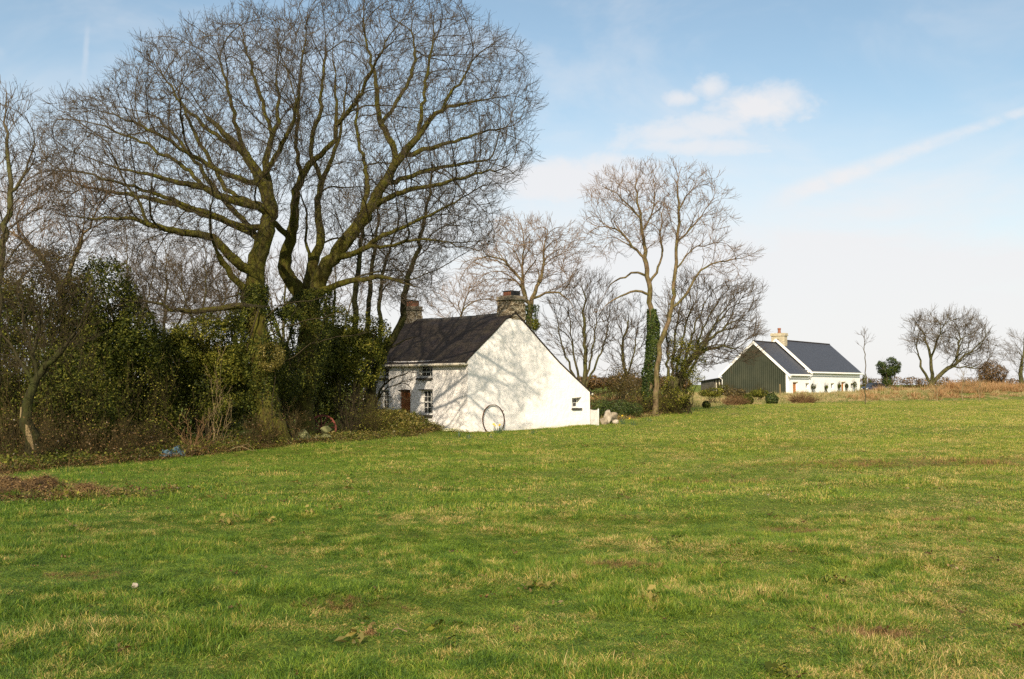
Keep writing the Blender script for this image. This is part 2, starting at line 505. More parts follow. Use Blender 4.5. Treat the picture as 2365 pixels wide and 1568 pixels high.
# ------------------------------------------------------------------ leaves
def leaf_quads(C, size, nrm=None, aspect=.55, fold=.25, sd=.35):
    n = len(C); size = np.broadcast_to(size, (n,)) * rng.uniform(.6, 1.3, n)
    N = rng.normal(0, 1, (n, 3)); 
    if nrm is not None: N = N * .75 + nrm * 1.2
    N /= np.linalg.norm(N, axis=1, keepdims=True) + 1e-9
    T = np.cross(N, rng.normal(0, 1, (n, 3))); T /= np.linalg.norm(T, axis=1, keepdims=True) + 1e-9
    B = np.cross(N, T); s = size[:, None]
    v = np.stack([C - T * s * .5, C + B * s * aspect * .5 + N * s * fold * .3, C + T * s * .5, C - B * s * aspect * .5 + N * s * fold * .3], 1)
    f = np.arange(n)[:, None] * 4 + np.array([[0, 1, 2, 3]])
    return v.reshape(-1, 3), f, np.repeat(rng.random(n), 4)
def blob_pts(blobs, n, gap=.42, gs=1.1, shell=.55, seed=0):
    """blobs: (cx,cy,d,rx,ry[,rd]) px,px,m,px,px,m -> points and outward normals"""
    vol = np.array([b[3] * b[4] for b in blobs], float); out = []; nr = []
    for b, w in zip(blobs, vol / vol.sum()):
        m = int(n * w); c = P(b[0], b[1], b[2]); rx = b[3] / F * b[2]; rz = b[4] / F * b[2]; rd = b[5] if len(b) > 5 else (rx + rz) / 2
        k = 0; tries = 0
        while k < m and tries < 60:
            tries += 1
            u = rng.normal(0, 1, (m * 2, 3)); u /= np.linalg.norm(u, axis=1, keepdims=True)
            # lumpy outline
            lum = 1 + .34 * (vnoise(u[:, 0] * 2.3 + c[0], u[:, 2] * 2.3 + u[:, 1] * 1.7, 1.6, seed + 3) - .5) + .2 * (vnoise(u[:, 0] * 5 + c[0], u[:, 2] * 5 - u[:, 1] * 4, 1.6, seed + 8) - .5)
            rr = rng.random(len(u)); rr = np.where(rng.random(len(u)) < shell, 1 - .22 * rr, rr ** (1 / 3)) * lum
            p = c + u * rr[:, None] * np.array([rx, rd, rz])
            g = vnoise(p[:, 0] + .6 * p[:, 1], p[:, 2] * 1.1 - .4 * p[:, 1], gs, seed + 21) * .6 + vnoise(p[:, 0] - p[:, 1] * .5, p[:, 2], gs * 2.7, seed + 31) * .4
            ok = (g > gap * rng.uniform(.75, 1.15, len(g))) & (p[:, 2] > gz(p[:, 0], p[:, 1]) - .05)
            p = p[ok][:m - k]; out.append(p); nr.append(u[ok][:len(p)]); k += len(p)
    return np.concatenate(out), np.concatenate(nr)
def stems_graph(base, tips, rad, wob=.12, nseg=7, sag=0.0):
    pos = []; par = []; rr = []
    for b, t in zip(base, tips):
        b = np.array(b); t = np.array(t); L = np.linalg.norm(t - b)
        for k in range(nseg + 1):
            u = k / nseg
            p = b + (t - b) * u + np.array([0, 0, sag * L * 4 * u * (1 - u)])
            if k: p = p + rng.normal(0, wob * L / nseg, 3)
            pos.append(p); par.append(len(pos) - 2 if k else -1); rr.append(rad * (1.1 - .8 * u) * random.uniform(.9, 1.1))
    return np.array(pos), np.array(par), np.array(rr)
def shrub(name, label, cat, blobs, n, size, mat, stemmat, nst=10, group=None, gap=.42, gs=1.1, shell=.55, srad=.03, seed=0, aspect=.55, clear=False):
    b0 = blobs[0]; d = b0[2]
    xs = [b[0] for b in blobs]; cx = b0[0]
    base = ground_pt(cx, d)
    root = empty(name, base, 0, label, cat, group)
    p, nr = blob_pts(blobs, n, gap, gs, shell, seed)
    v, f, rn = leaf_quads(p - base, size, nr, aspect)
    link('foliage', mesh_np('foliage', v, [f], {'rnd': rn}), mat, root)
    tips = p[rng.integers(0, len(p), nst)]
    bs = [ground_pt(cx, d, -.05) + np.array([rng.normal(0, .25), rng.normal(0, .25), 0]) for _ in range(nst)]
    pos, par, rr = stems_graph(bs, tips, srad)
    pos, par, rr = add_twigs(pos, par, rr, 3, .22, 3, 1, rmax=.03, rtip=.004, frac_inner=.25)
    me = graph_mesh('stems', pos - base, par, rr, np.ones(len(par), bool), thick_sides=7)
    link('stems', me, stemmat, root)
    return root
def thicket(name, label, cat, px, d, wpx, hpx, n, mat, rad=.008, lean=(0, 0), group=None, leafmat=None, nleaf=0, lsize=.05, twigs=True, spread=.5, foot=.35, tw=(2, .16, 3, 1)):
    base = ground_pt(px, d); W = wpx / F * d; H = hpx / F * d
    root = empty(name, base, 0, label, cat, group)
    bs = []; tp = []
    for _ in range(n):
        a = rng.uniform(-1, 1); bx = base[0] + a * W * foot; by = d + rng.uniform(-.5, .5) * W * .5
        bs.append([bx, by, G(bx, by) - .03])
        h = H * rng.uniform(.35, 1) * math.sqrt(max(.15, 1 - (a * .8) ** 2))
        tp.append([bx + a * W * spread + rng.normal(0, W * .18) + lean[0] * h, by + rng.normal(0, W * .25) + lean[1] * h, G(bx, by) + h])
    pos, par, rr = stems_graph(bs, tp, rad, .22, 7, .03)
    if twigs: pos, par, rr = add_twigs(pos, par, rr, tw[0], tw[1], tw[2], tw[3], rmax=.05, rtip=max(.0025, rad * .4), frac_inner=.35)
    me = graph_mesh('stems', pos - base, par, rr, np.ones(len(par), bool), thick_sides=6)
    link('stems', me, mat, root)
    if nleaf:
        k = rng.integers(0, len(pos), nleaf); pp = pos[k] + rng.normal(0, .05, (nleaf, 3))
        v, f, rn = leaf_quads(pp - base, lsize); link('foliage', mesh_np('foliage', v, [f], {'rnd': rn}), leafmat, root)
    return root

# ------------------------------------------------------------------ light and sky
SUN_AZ = R(6); SUN_EL = R(29)      # the sun stands behind the camera, a little to the left
world = bpy.data.worlds.new('World'); sc.world = world; world.use_nodes = True
wt = world.node_tree; wn = wt.nodes; wl = wt.links
world.cycles.sampling_method = 'MANUAL'; world.cycles.sample_map_resolution = 256
bg = wn['Background']
sky = wn.new('ShaderNodeTexSky'); sky.sky_type = 'NISHITA'; sky.sun_disc = False
sky.sun_elevation = SUN_EL; sky.sun_rotation = R(180) + SUN_AZ
sky.air_density = 1.0; sky.dust_density = 0.6; sky.ozone_density = 2.0
def wm(op, a, b=None, c=None, clamp=False):
    n = wn.new('ShaderNodeMath'); n.operation = op; n.use_clamp = clamp
    for i, v in enumerate((a, b, c)):
        if v is None: continue
        if hasattr(v, 'links'): wl.new(v, n.inputs[i])
        else: n.inputs[i].default_value = v
    return n.outputs[0]
tc = wn.new('ShaderNodeTexCoord'); sx = wn.new('ShaderNodeSeparateXYZ'); wl.new(tc.outputs['Generated'], sx.inputs[0])
yy = wm('MAXIMUM', wm('ABSOLUTE', sx.outputs[1]), .12)
U = wm('DIVIDE', sx.outputs[0], yy); W_ = wm('DIVIDE', sx.outputs[2], yy)
cmb = wn.new('ShaderNodeCombineXYZ'); wl.new(U, cmb.inputs[0]); wl.new(W_, cmb.inputs[1])
def uv(px, py):
    r = ray(px, py); return r[0] / r[1], r[2] / r[1]
def wnoise(scale, detail=6, rough=.6, off=(0, 0, 0), stretch=(1, 1, 1), dist=0.0):
    mp = wn.new('ShaderNodeMapping'); mp.inputs['Location'].default_value = off; mp.inputs['Scale'].default_value = stretch
    wl.new(cmb.outputs[0], mp.inputs['Vector'])
    n = wn.new('ShaderNodeTexNoise'); n.inputs['Scale'].default_value = scale; n.inputs['Detail'].default_value = detail; n.inputs['Roughness'].default_value = rough; n.inputs['Distortion'].default_value = dist
    wl.new(mp.outputs[0], n.inputs['Vector']); return n.outputs['Fac']
def wramp(v, a, b):
    n = wn.new('ShaderNodeMapRange'); n.interpolation_type = 'SMOOTHSTEP'
    wl.new(v, n.inputs[0]); n.inputs[1].default_value = a; n.inputs[2].default_value = b; return n.outputs[0]
def blob(px, py, rx, ry, n1=None, amp=.9, e0=1.0, e1=.25, ang=0.0):
    """soft cloud body around a direction; noise breaks its edge"""
    u0, v0 = uv(px, py); du = wm('SUBTRACT', U, u0); dv = wm('SUBTRACT', W_, v0)
    c, s = math.cos(ang), math.sin(ang)
    a = wm('ADD', wm('MULTIPLY', du, c), wm('MULTIPLY', dv, s)); b = wm('SUBTRACT', wm('MULTIPLY', dv, c), wm('MULTIPLY', du, s))
    d = wm('SQRT', wm('ADD', wm('POWER', wm('MULTIPLY', a, F / rx), 2.0), wm('POWER', wm('MULTIPLY', b, F / ry), 2.0)))
    if n1 is not None: d = wm('ADD', d, wm('MULTIPLY', wm('SUBTRACT', n1, .5), amp))
    return wramp(d, e0, e1)
nA = wnoise(14, 5, .62, (3.1, 1.7, 0), (1, 1.3, 1), .3)
nB = wnoise(5, 4, .6, (.3, 5.2, 2), (.8, 2.2, 1), .4)
nC = wnoise(34, 3, .65, (8, 2, 1), (1, 1.4, 1), .2)
nn = wm('ADD', wm('MULTIPLY', nA, .65), wm('MULTIPLY', nC, .35))
cl = blob(1740, 250, 190, 85, nn, 1.9, 1.15, .0, .08)
for a in [(1790, 228, 125, 65), (1660, 290, 190, 65), (1640, 205, 75, 55), (1560, 310, 190, 50), (1600, 340, 330, 50), (1575, 228, 80, 36)]:
    cl = wm('MAXIMUM', cl, wm('MULTIPLY', blob(*a, nn, 2.0, 1.15, .0), .8))
cl = wm('MAXIMUM', cl, wm('MULTIPLY', blob(1330, 420, 420, 95, nn, 1.2, 1.1, .3, .06), .9))
cl = wm('MAXIMUM', cl, wm('MULTIPLY', blob(1930, 485, 240, 32, nn, 1.2, 1.1, .2, .0), .5))
cl = wm('MAXIMUM', cl, wm('MULTIPLY', blob(1300, 320, 110, 30, nn, 2.6, 1.1, .2, .1), .4))
# broad milky layer that thickens towards the horizon, wispier in the upper view
lay = wm('ADD', W_, wm('MULTIPLY', wm('SUBTRACT', nB, .5), .13))
lay = wm('ADD', lay, wm('MULTIPLY', U, .035))
veil = wm('ADD', wm('ADD', wm('MULTIPLY', wramp(lay, .34, .05), .58), wm('MULTIPLY', wramp(lay, .42, .0), .36)), wm('ADD', wm('MULTIPLY', wramp(W_, .42, .9), .78), .09))  # overhead white term lies out of view, added to neutralise the ambient light
wisp = wm('MULTIPLY', wramp(wnoise(3.2, 5, .62, (1, 9, 0), (1, 1.8, 1), .6), .42, .72), .26)
# vapour trails
def trail(pa, pb, w0, w1, amp):
    (u0, v0), (u1, v1) = uv(*pa), uv(*pb); L = math.hypot(u1 - u0, v1 - v0); ex, ey = (u1 - u0) / L, (v1 - v0) / L
    du = wm('SUBTRACT', U, u0); dv = wm('SUBTRACT', W_, v0)
    t = wm('ADD', wm('MULTIPLY', du, ex), wm('MULTIPLY', dv, ey)); s = wm('SUBTRACT', wm('MULTIPLY', dv, ex), wm('MULTIPLY', du, ey))
    s = wm('ADD', s, wm('MULTIPLY', wm('SUBTRACT', nA, .5), .007))
    tt = wm('DIVIDE', t, L, clamp=True); w = wm('ADD', wm('MULTIPLY', tt, (w1 - w0) / F), w0 / F)
    f = wramp(wm('DIVIDE', wm('ABSOLUTE', s), w), 1.0, .1)
    ends = wm('MULTIPLY', wramp(t, -.0, .09), wramp(t, L + .02, L - .03))
    return wm('MULTIPLY', wm('MULTIPLY', f, ends), wm('MULTIPLY', wramp(nA, .25, .6), amp))
tr = wm('ADD', trail((1720, 485), (2420, 236), 40, 14, .42), trail((187, 230), (203, 60), 14, 9, .4))
tr = wm('ADD', tr, trail((60, 190), (-40, 90), 30, 20, .3))
sumf = wm('MAXIMUM', wm('ADD', wm('ADD', veil, wisp), tr), wm('MULTIPLY', cl, .9))
sumf = wm('ADD', sumf, wm('MULTIPLY', cl, .12), clamp=True)
skym = wn.new('ShaderNodeMix'); skym.data_type = 'RGBA'; skym.blend_type = 'MIX'
gain = wn.new('ShaderNodeMix'); gain.data_type = 'RGBA'; gain.blend_type = 'MULTIPLY'; gain.inputs[0].default_value = 1
wl.new(sky.outputs[0], gain.inputs[6]); gain.inputs[7].default_value = (1.10, 1.15, 1.02, 1)
wl.new(wm('MINIMUM', sumf, .93), skym.inputs[0]); wl.new(gain.outputs[2], skym.inputs[6]); skym.inputs[7].default_value = (6.25, 6.15, 6.22, 1)
wl.new(skym.outputs[2], bg.inputs['Color']); bg.inputs['Strength'].default_value = 0.1
sl = bpy.data.lights.new('sun', 'SUN'); sl.energy = 5.0; sl.angle = R(.53); sl.color = (1, .86, .66)
so = bpy.data.objects.new('sun', sl); COL.objects.link(so)
sd = Vector((-math.sin(SUN_AZ) * math.cos(SUN_EL), -math.cos(SUN_AZ) * math.cos(SUN_EL), math.sin(SUN_EL)))
so.rotation_euler = sd.to_track_quat('Z', 'Y').to_euler(); so.location = (0, -5, 30)
sc.view_settings.view_transform = 'Standard'; sc.view_settings.look = 'None'; sc.view_settings.exposure = 0.50; sc.view_settings.gamma = 1

# ------------------------------------------------------------------ ground sheet
nr_, na_ = 400, 420
rs = 0.6 * (5000 / 0.6) ** (np.arange(nr_) / (nr_ - 1)); an = np.arange(na_) * 2 * math.pi / na_
# more rays in front of the camera
an = an - .6 * np.sin(an)
gx = (rs[:, None] * np.sin(an)[None]).ravel(); gy = (rs[:, None] * np.cos(an)[None]).ravel()
GV = np.stack([gx, gy, gz(gx, gy)], 1)
ii = np.arange(nr_ - 1)[:, None] * na_ + np.arange(na_)[None]; jj = np.arange(nr_ - 1)[:, None] * na_ + (np.arange(na_)[None] + 1) % na_
GQ = np.stack([ii, ii + na_, jj + na_, jj], 2).reshape(-1, 4)
GV = np.concatenate([GV, [[0, 0, G(0, 0)]]]); cen = len(GV) - 1
GT = np.stack([np.full(na_, cen), np.arange(na_), (np.arange(na_) + 1) % na_], 1)
t = NT('field_turf'); p = t.pos()
n1 = t.noise(t.mapping(p, (1, 1, 0)), .33, 5, .6); n2 = t.noise(t.mapping(p, (1, 1, 0)), 2.2, 6, .65); n3 = t.noise(p, 16, 5, .7)
sp = t.node('ShaderNodeSeparateXYZ'); t.lk(p, sp.inputs[0])
g1 = t.ramp(n3, [(.25, (.040, .050, .010)), (.5, (.10, .135, .022)), (.75, (.22, .25, .05))])
g2 = t.ramp(n3, [(.25, (.055, .040, .014)), (.6, (.18, .15, .05)), (.8, (.32, .25, .11))])
k = t.math('ADD', t.math('MULTIPLY', n1, .6), t.math('MULTIPLY', n2, .45))
turf = t.mix(t.ramp(k, [(.53, 0.0), (.68, .75)]), g1, g2)
soil = t.ramp(n3, [(.3, (.03, .017, .008)), (.7, (.10, .055, .025))])
turf = t.mix(t.ramp(t.noise(t.mapping(p, (1, 1, 0)), 1.1, 6, .7), [(.66, 0.0), (.74, .7)]), turf, soil)
t.col(turf); t.rough(.95); t.b.inputs['Specular IOR Level'].default_value = .05
t.bump(t.noise(p, 9, 6, .7), .9, .08)
ground = link('ground', mesh_np('ground', GV, [GQ, GT], smooth=True), t.m); tag(ground, kind='structure')

# ------------------------------------------------------------------ materials used by several things
M_BARK_SYC = m_bark('sycamore_bark', (.018, .015, .007), (.062, .050, .026), (.080, .062, .040), (.080, .078, .010), .72)
M_BARK_PALE = m_bark('pale_bark', (.08, .055, .030), (.23, .16, .095), (.205, .138, .085), (.11, .105, .03), .35)
M_BARK_ASH = m_bark('grey_bark', (.040, .033, .018), (.12, .095, .058), (.105, .078, .050), (.085, .09, .025), .5)
M_BARK_DARK = m_bark('dark_bark', (.014, .012, .006), (.042, .034, .018), (.050, .038, .020), (.04, .045, .01), .5)
M_STEM_BROWN = m_bark('brown_stem', (.026, .021, .008), (.070, .054, .018), (.066, .050, .018))
M_STEM_PALE = m_bark('pale_stem', (.13, .10, .05), (.24, .19, .10), (.23, .17, .085))
M_STEM_RED = m_bark('red_stem', (.09, .05, .024), (.17, .10, .045), (.17, .10, .045))
M_LEAF_DARK = m_leaf('evergreen_leaf', [(.006, .009, .002), (.021, .032, .004), (.057, .069, .008), (.16, .16, .024)], .25, .6, .15)
M_LEAF_IVY = m_leaf('ivy_leaf', [(.006, .013, .003), (.018, .034, .006), (.040, .064, .009), (.09, .115, .02)], .15, .5, .25)
M_LEAF_OLIVE = m_leaf('olive_leaf', [(.014, .020, .003), (.050, .064, .007), (.115, .125, .014), (.30, .27, .045)], .28, .6, .15)
M_LEAF_GOLD = m_leaf('golden_leaf', [(.05, .045, .010), (.11, .10, .02), (.20, .16, .035), (.28, .22, .06)])
M_LEAF_BROWN = m_leaf('dead_leaf', [(.022, .013, .005), (.058, .034, .011), (.13, .075, .024), (.25, .15, .06)])
M_LEAF_SERE = m_leaf('sere_leaf', [(.020, .014, .005), (.050, .038, .010), (.095, .068, .018), (.16, .12, .035)])
M_MOSS = m_simple('mossy_stone', (.045, .05, .018), (.20, .20, .09), 5, .9, .8, .03)
M_STONE = m_simple('field_stone', (.22, .18, .13), (.46, .40, .32), 4, .85, .8, .03)

# ------------------------------------------------------------------ the white cottage
A0 = P(1080, 1003, 45.0); ZB = A0[2] - .25
ex = np.array([.7071, -.7071, 0.]); ey = np.array([.7071, .7071, 0.]); ez = np.array([0, 0, 1.])
OO = np.array([A0[0], A0[1], ZB])
def hit(px, py, o, n):
    r = ray(px, py); c = np.array([0, 0, EYE]); t_ = np.dot(o - c, n) / np.dot(r, n); return c + r * t_
def gab(px, py, off=0.0):
    h = hit(px, py, OO + ex * off, ex) - OO; return float(np.dot(h, ey)), float(h[2])
def fro(px, py, off=0.0):
    h = hit(px, py, OO + ey * off, ey) - OO; return float(np.dot(h, ex)), float(h[2])
cot = empty('cottage', OO, R(-45), 'old white rendered cottage with dark slate roof and two stone chimneys', 'cottage')
Wc = gab(1362.5, 950)[0]
EAVZ = gab(1080.5, 829.5)[1]
LEN = 7.9
ridge = gab(1190, 722)
YR, ZR = ridge
# plaster
t = NT('white_render'); v = t.obj()
c = t.mix(t.ramp(t.noise(v, 1.4, 6, .6), [(.3, 0.0), (.75, .6)]), (.87, .83, .795), (.77, .73, .69))
sz = t.node('ShaderNodeSeparateXYZ'); t.lk(v, sz.inputs[0])
low = t.math('MULTIPLY', t.ramp(t.math('ADD', sz.outputs[2], t.math('MULTIPLY', t.noise(v, 3, 4), .5)), [(.32, 1.0), (1.1, 0.0)]), .55)
c = t.mix(low, c, (.50, .47, .38))
c = t.mix(t.ramp(t.noise(v, 7, 8, .75), [(.58, 0.0), (.80, .40)]), c, (.50, .47, .42))
c = t.mix(t.ramp(t.noise(t.mapping(v, (2.2, 2.2, .35)), 1.6, 6, .7), [(.50, 0.0), (.75, .38)]), c, (.62, .59, .52))
t.col(c); t.rough(.9); t.b.inputs['Specular IOR Level'].default_value = .1
b1 = t.bump(t.noise(v, 1.8, 3, .55), .9, .07)
b2 = t.bump(t.noise(v, 9, 5, .6), .6, .022, b1)
M_REND = t.m
t = NT('slate_roof'); v = t.obj()
br = t.node('ShaderNodeTexBrick'); br.offset = .5
t.lk(t.mapping(v, (1, 1.45, 1)), br.inputs['Vector'])
for k_, val in (('Scale', 1.0), ('Mortar Size', .009), ('Mortar Smooth', .3), ('Brick Width', .24), ('Row Height', .27), ('Bias', 0.0)): br.inputs[k_].default_value = val
br.inputs['Color1'].default_value = (.034, .026, .025, 1); br.inputs['Color2'].default_value = (.019, .017, .020, 1); br.inputs['Mortar'].default_value = (.007, .006, .007, 1)
c = t.mix(t.ramp(t.noise(v, 1.3, 6, .7), [(.35, 0.0), (.7, .85)]), br.outputs['Color'], (.050, .040, .025))
c = t.mix(t.ramp(t.noise(v, 9, 5, .7), [(.62, 0.0), (.75, .5)]), c, (.085, .072, .055))
t.col(c); t.rough(.8); t.b.inputs['Specular IOR Level'].default_value = .12
t.bump(t.math('ADD', t.math('MULTIPLY', br.outputs['Fac'], -1.0), t.noise(v, 6, 4)), .8, .03)
M_SLATE = t.m
def m_rubble(name, cols, mort, sx_, sy_, seed=0, rot=0):
    t = NT(name); v = t.obj()
    mp = t.mapping(v, (sx_, sx_, sy_))
    wn_ = t.node('ShaderNodeTexVoronoi'); wn_.feature = 'DISTANCE_TO_EDGE'; wn_.inputs['Scale'].default_value = 1; wn_.inputs['Randomness'].default_value = .9
    vc = t.node('ShaderNodeTexVoronoi'); vc.inputs['Scale'].default_value = 1; vc.inputs['Randomness'].default_value = .9
    t.lk(mp, wn_.inputs['Vector']); t.lk(mp, vc.inputs['Vector'])
    s_ = t.node('ShaderNodeSeparateColor'); t.lk(vc.outputs['Color'], s_.inputs[0])
    c = t.ramp(s_.outputs[0], [(i / (len(cols) - 1), cc) for i, cc in enumerate(cols)])
    c = t.mix(t.math('MULTIPLY', t.noise(v, 18, 5), .8), c, tuple(x * .55 for x in cols[0]))
    e = t.ramp(wn_.outputs['Distance'], [(.04, 0.0), (.10, 1.0)])
    t.col(t.mix(e, mort, c)); t.rough(.9); t.bump(t.math('ADD', e, t.math('MULTIPLY', t.noise(v, 20, 4), .4)), .9, .03)
    return t.m
M_RUB = m_rubble('rubble_stone', [(.11, .078, .040), (.20, .15, .085), (.30, .235, .15), (.15, .115, .065)], (.46, .39, .28), 3.0, 8.0)
M_CAP = m_simple('cap_stone', (.14, .115, .08), (.30, .25, .18), 8, .9, .7, .02)
M_CLAY = m_simple('red_brick_pot', (.20, .075, .045), (.30, .13, .075), 14, .85, .5, .01)
M_LEAD = m_simple('black_lead', (.012, .012, .014), (.035, .033, .032), 9, .6, .4, .01)
M_TIMB = m_simple('white_paint', (.70, .69, .64), (.80, .79, .75), 20, .5, .1, .004)
M_CREAM = m_simple('cream_gutter_paint', (.50, .44, .33), (.68, .62, .50), 9, .6, .2, .004)
M_SILL = m_simple('slate_sill', (.028, .026, .024), (.085, .075, .062), 14, .7, .5, .01)
t = NT('window_glass'); t.col((.012, .014, .016)); t.rough(.08); t.b.inputs['Specular IOR Level'].default_value = .6
t.bump(t.noise(t.obj(), 3, 2), .08, .02); M_GLASS = t.m
t = NT('varnished_door'); v = t.obj(); c = t.mix(t.ramp(t.noise(v, 5, 5, .7), [(.35, 0.0), (.7, 1.0)]), (.13, .045, .015), (.32, .115, .034)); t.col(c); t.rough(.5); M_DOOR = t.m
M_DARKIN = m_simple('dark_interior', (.01, .009, .008), (.02, .018, .015), 5)

# ---- gable wall (plane x = 0 .. -.5) with its little window
gp = [(0.0, 0.0), (Wc, 0.0), gab(1361.5, 905.5), gab(1325, 870.5), gab(1292, 838.5), gab(1270, 814.5), gab(1249, 791), gab(1228, 766.5), gab(1207, 743), gab(1198, 737), gab(1187, 734.8), gab(1176, 735.5), gab(1167.5, 738.5),
      gab(1150, 757), gab(1134, 775), gab(1108, 801.5), gab(1081.5, 828.5)]
gp[-1] = (0.0, gp[-1][1])
w0 = gab(1320.5, 946.5); w1 = gab(1343, 917)
hole = [(w0[0], w0[1]), (w1[0], w0[1]), (w1[0], w1[1]), (w0[0], w1[1] - .04)]
TW = .5
wall_mb = MB(); wall_mb.prism([gp, hole], 'x', 0.0, -TW)
# ---- front wall with window and door openings; x from -TW-.003 to -LEN
def orect(xa, ya, xb, yb):
    a = fro(xa, ya); b = fro(xb, yb); return [min(a[0], b[0]), max(a[0], b[0]), min(a[1], b[1]), max(a[1], b[1])]
wu = orect(966, 877, 998.5, 836); wlw = orect(970.5, 962, 998.5, 900.5)
dr = orect(922, 985, 947.5, 901.5); dr[2] = .25; ul = orect(880, 877, 897.5, 838.5); ll = orect(879, 950, 897.5, 900.5)
def rl(r): return [(r[0], r[2]), (r[1], r[2]), (r[1], r[3]), (r[0], r[3])]
FT = EAVZ - .02
front = [(-LEN, 0.0), (-TW - .002, 0.0), (-TW - .002, FT), (-LEN, FT)]
for r_ in (wu, ul): r_[3] = min(r_[3], FT - .10)
wall_mb.prism([front] + [rl(r_) for r_ in (wu, wlw, dr, ul, ll)], 'y', 0.004, TW)
wall_mb.box(-LEN, -TW - .002, Wc - TW, Wc, 0, gp[2][1] - .03)
fg = [(TW + .002, 0.0), (Wc - TW - .002, 0.0), (Wc - TW - .002, 1.6), (YR, ZR - .6), (TW + .002, EAVZ - .05)]
wall_mb.prism([fg], 'x', -LEN + TW, -LEN)
link_w = wall_mb.build('wall', M_REND, cot)
# ---- roof: front slope, and a back slope that sweeps down over the lean-to
def slab(profile, x0, x1, th, nx=24, wob=.018, seed=1):
    """roof sheet following a (y, z) profile, with slight sag and waviness"""
    pts = [np.array(p_, float) for p_ in profile]; dense = []
    for a, b in zip(pts[:-1], pts[1:]):
        m_ = max(2, int(np.linalg.norm(b - a) / .4))
        dense += [a + (b - a) * k_ / m_ for k_ in range(m_)]
    dense.append(pts[-1]); D = np.array(dense); n = len(D); vs = []; 
    tg = np.gradient(D, axis=0); tg /= np.linalg.norm(tg, axis=1, keepdims=True); nm = np.stack([-tg[:, 1], tg[:, 0]], 1)
    if nm[:, 1].mean() < 0: nm = -nm
    for s_ in (0, 1):
        for i in range(nx + 1):
            x = x0 + (x1 - x0) * i / nx
            w = wob * 2 * (vnoise(np.full(n, x), np.arange(n) * .4, .9, seed) - .5) - (.085 if x0 - x1 > 5 and th < .1 else .01) * math.sin(math.pi * i / nx)
            q_ = D + nm * (w - (th if s_ else 0))[:, None]
            for y_, z_ in q_: vs.append((x, y_, z_))
    fs = []; N1 = (nx + 1) * n
    for i in range(nx):
        for k_ in range(n - 1):
            a = i * n + k_; fs.append((a, a + 1, a + n + 1, a + n)); fs.append((N1 + a, N1 + a + n, N1 + a + n + 1, N1 + a + 1))
    for i in range(nx):
        for k_ in (0, n - 1):
            a = i * n + k_; fs.append((a, a + n, N1 + a + n, N1 + a))
    for k_ in range(n - 1):
        for i in (0, nx):
            a = i * n + k_; fs.append((a, a + 1, N1 + a + 1, N1 + a))
    return vs, fs
mb = MB()
sl_f = (gab(1134, 775)[1] - EAVZ) / (gab(1134, 775)[0])
eav = (-.20, EAVZ - .20 * sl_f + .04)
fp_ = [eav] + [(a[0] - .03, a[1] + .045) for a in (gab(1108, 801.5), gab(1134, 775), gab(1150, 757), gab(1167.5, 738.5))] + [(YR, ZR + .03)]
mb.add(*slab(fp_, .03, -LEN - .05, .07, seed=2))
bk = [(YR, ZR + .03), (gab(1207, 743)[0] + .05, gab(1207, 743)[1] + .06)] + [(a[0] + .03, a[1] + .045) for a in (gp[6], gp[5], gp[4], gp[3])] + [(Wc + .12, gp[2][1] - .02)]
mb.add(*slab(bk, .03, -LEN - .05, .07, seed=4))
roof = mb.build('roof', M_SLATE, cot)
mb = MB(); xx = -1.0
while xx > -LEN + .8:
    l_ = .42; j_ = random.uniform(-.012, .012) - .085 * math.sin(math.pi * (-xx) / LEN)
    mb.prism([[(YR - .16, ZR - .09 + j_), (YR + .16, ZR - .09 + j_), (YR + .05, ZR + .085 + j_), (YR - .05, ZR + .085 + j_)]], 'x', xx, xx - l_ + .006); xx -= l_
mb.build('ridge', M_SILL, roof)
# gutter along the eaves
mb = MB(); yg, zg = eav[0] - .045, eav[1] - .12
mb.tube([(.05, yg, zg + .01), (-LEN - .02, yg, zg - .01)], .062, 10)
mb.box(-LEN, .02, yg + .06, .003, zg - .02, zg + .03)
mb.build('gutter', M_CREAM, cot)
mb = MB(); mb.tube([(.0, Wc + .2, gp[2][1] - .1), (-LEN, Wc + .2, gp[2][1] - .12)], .055, 8); mb.build('gutter', M_CREAM, cot)
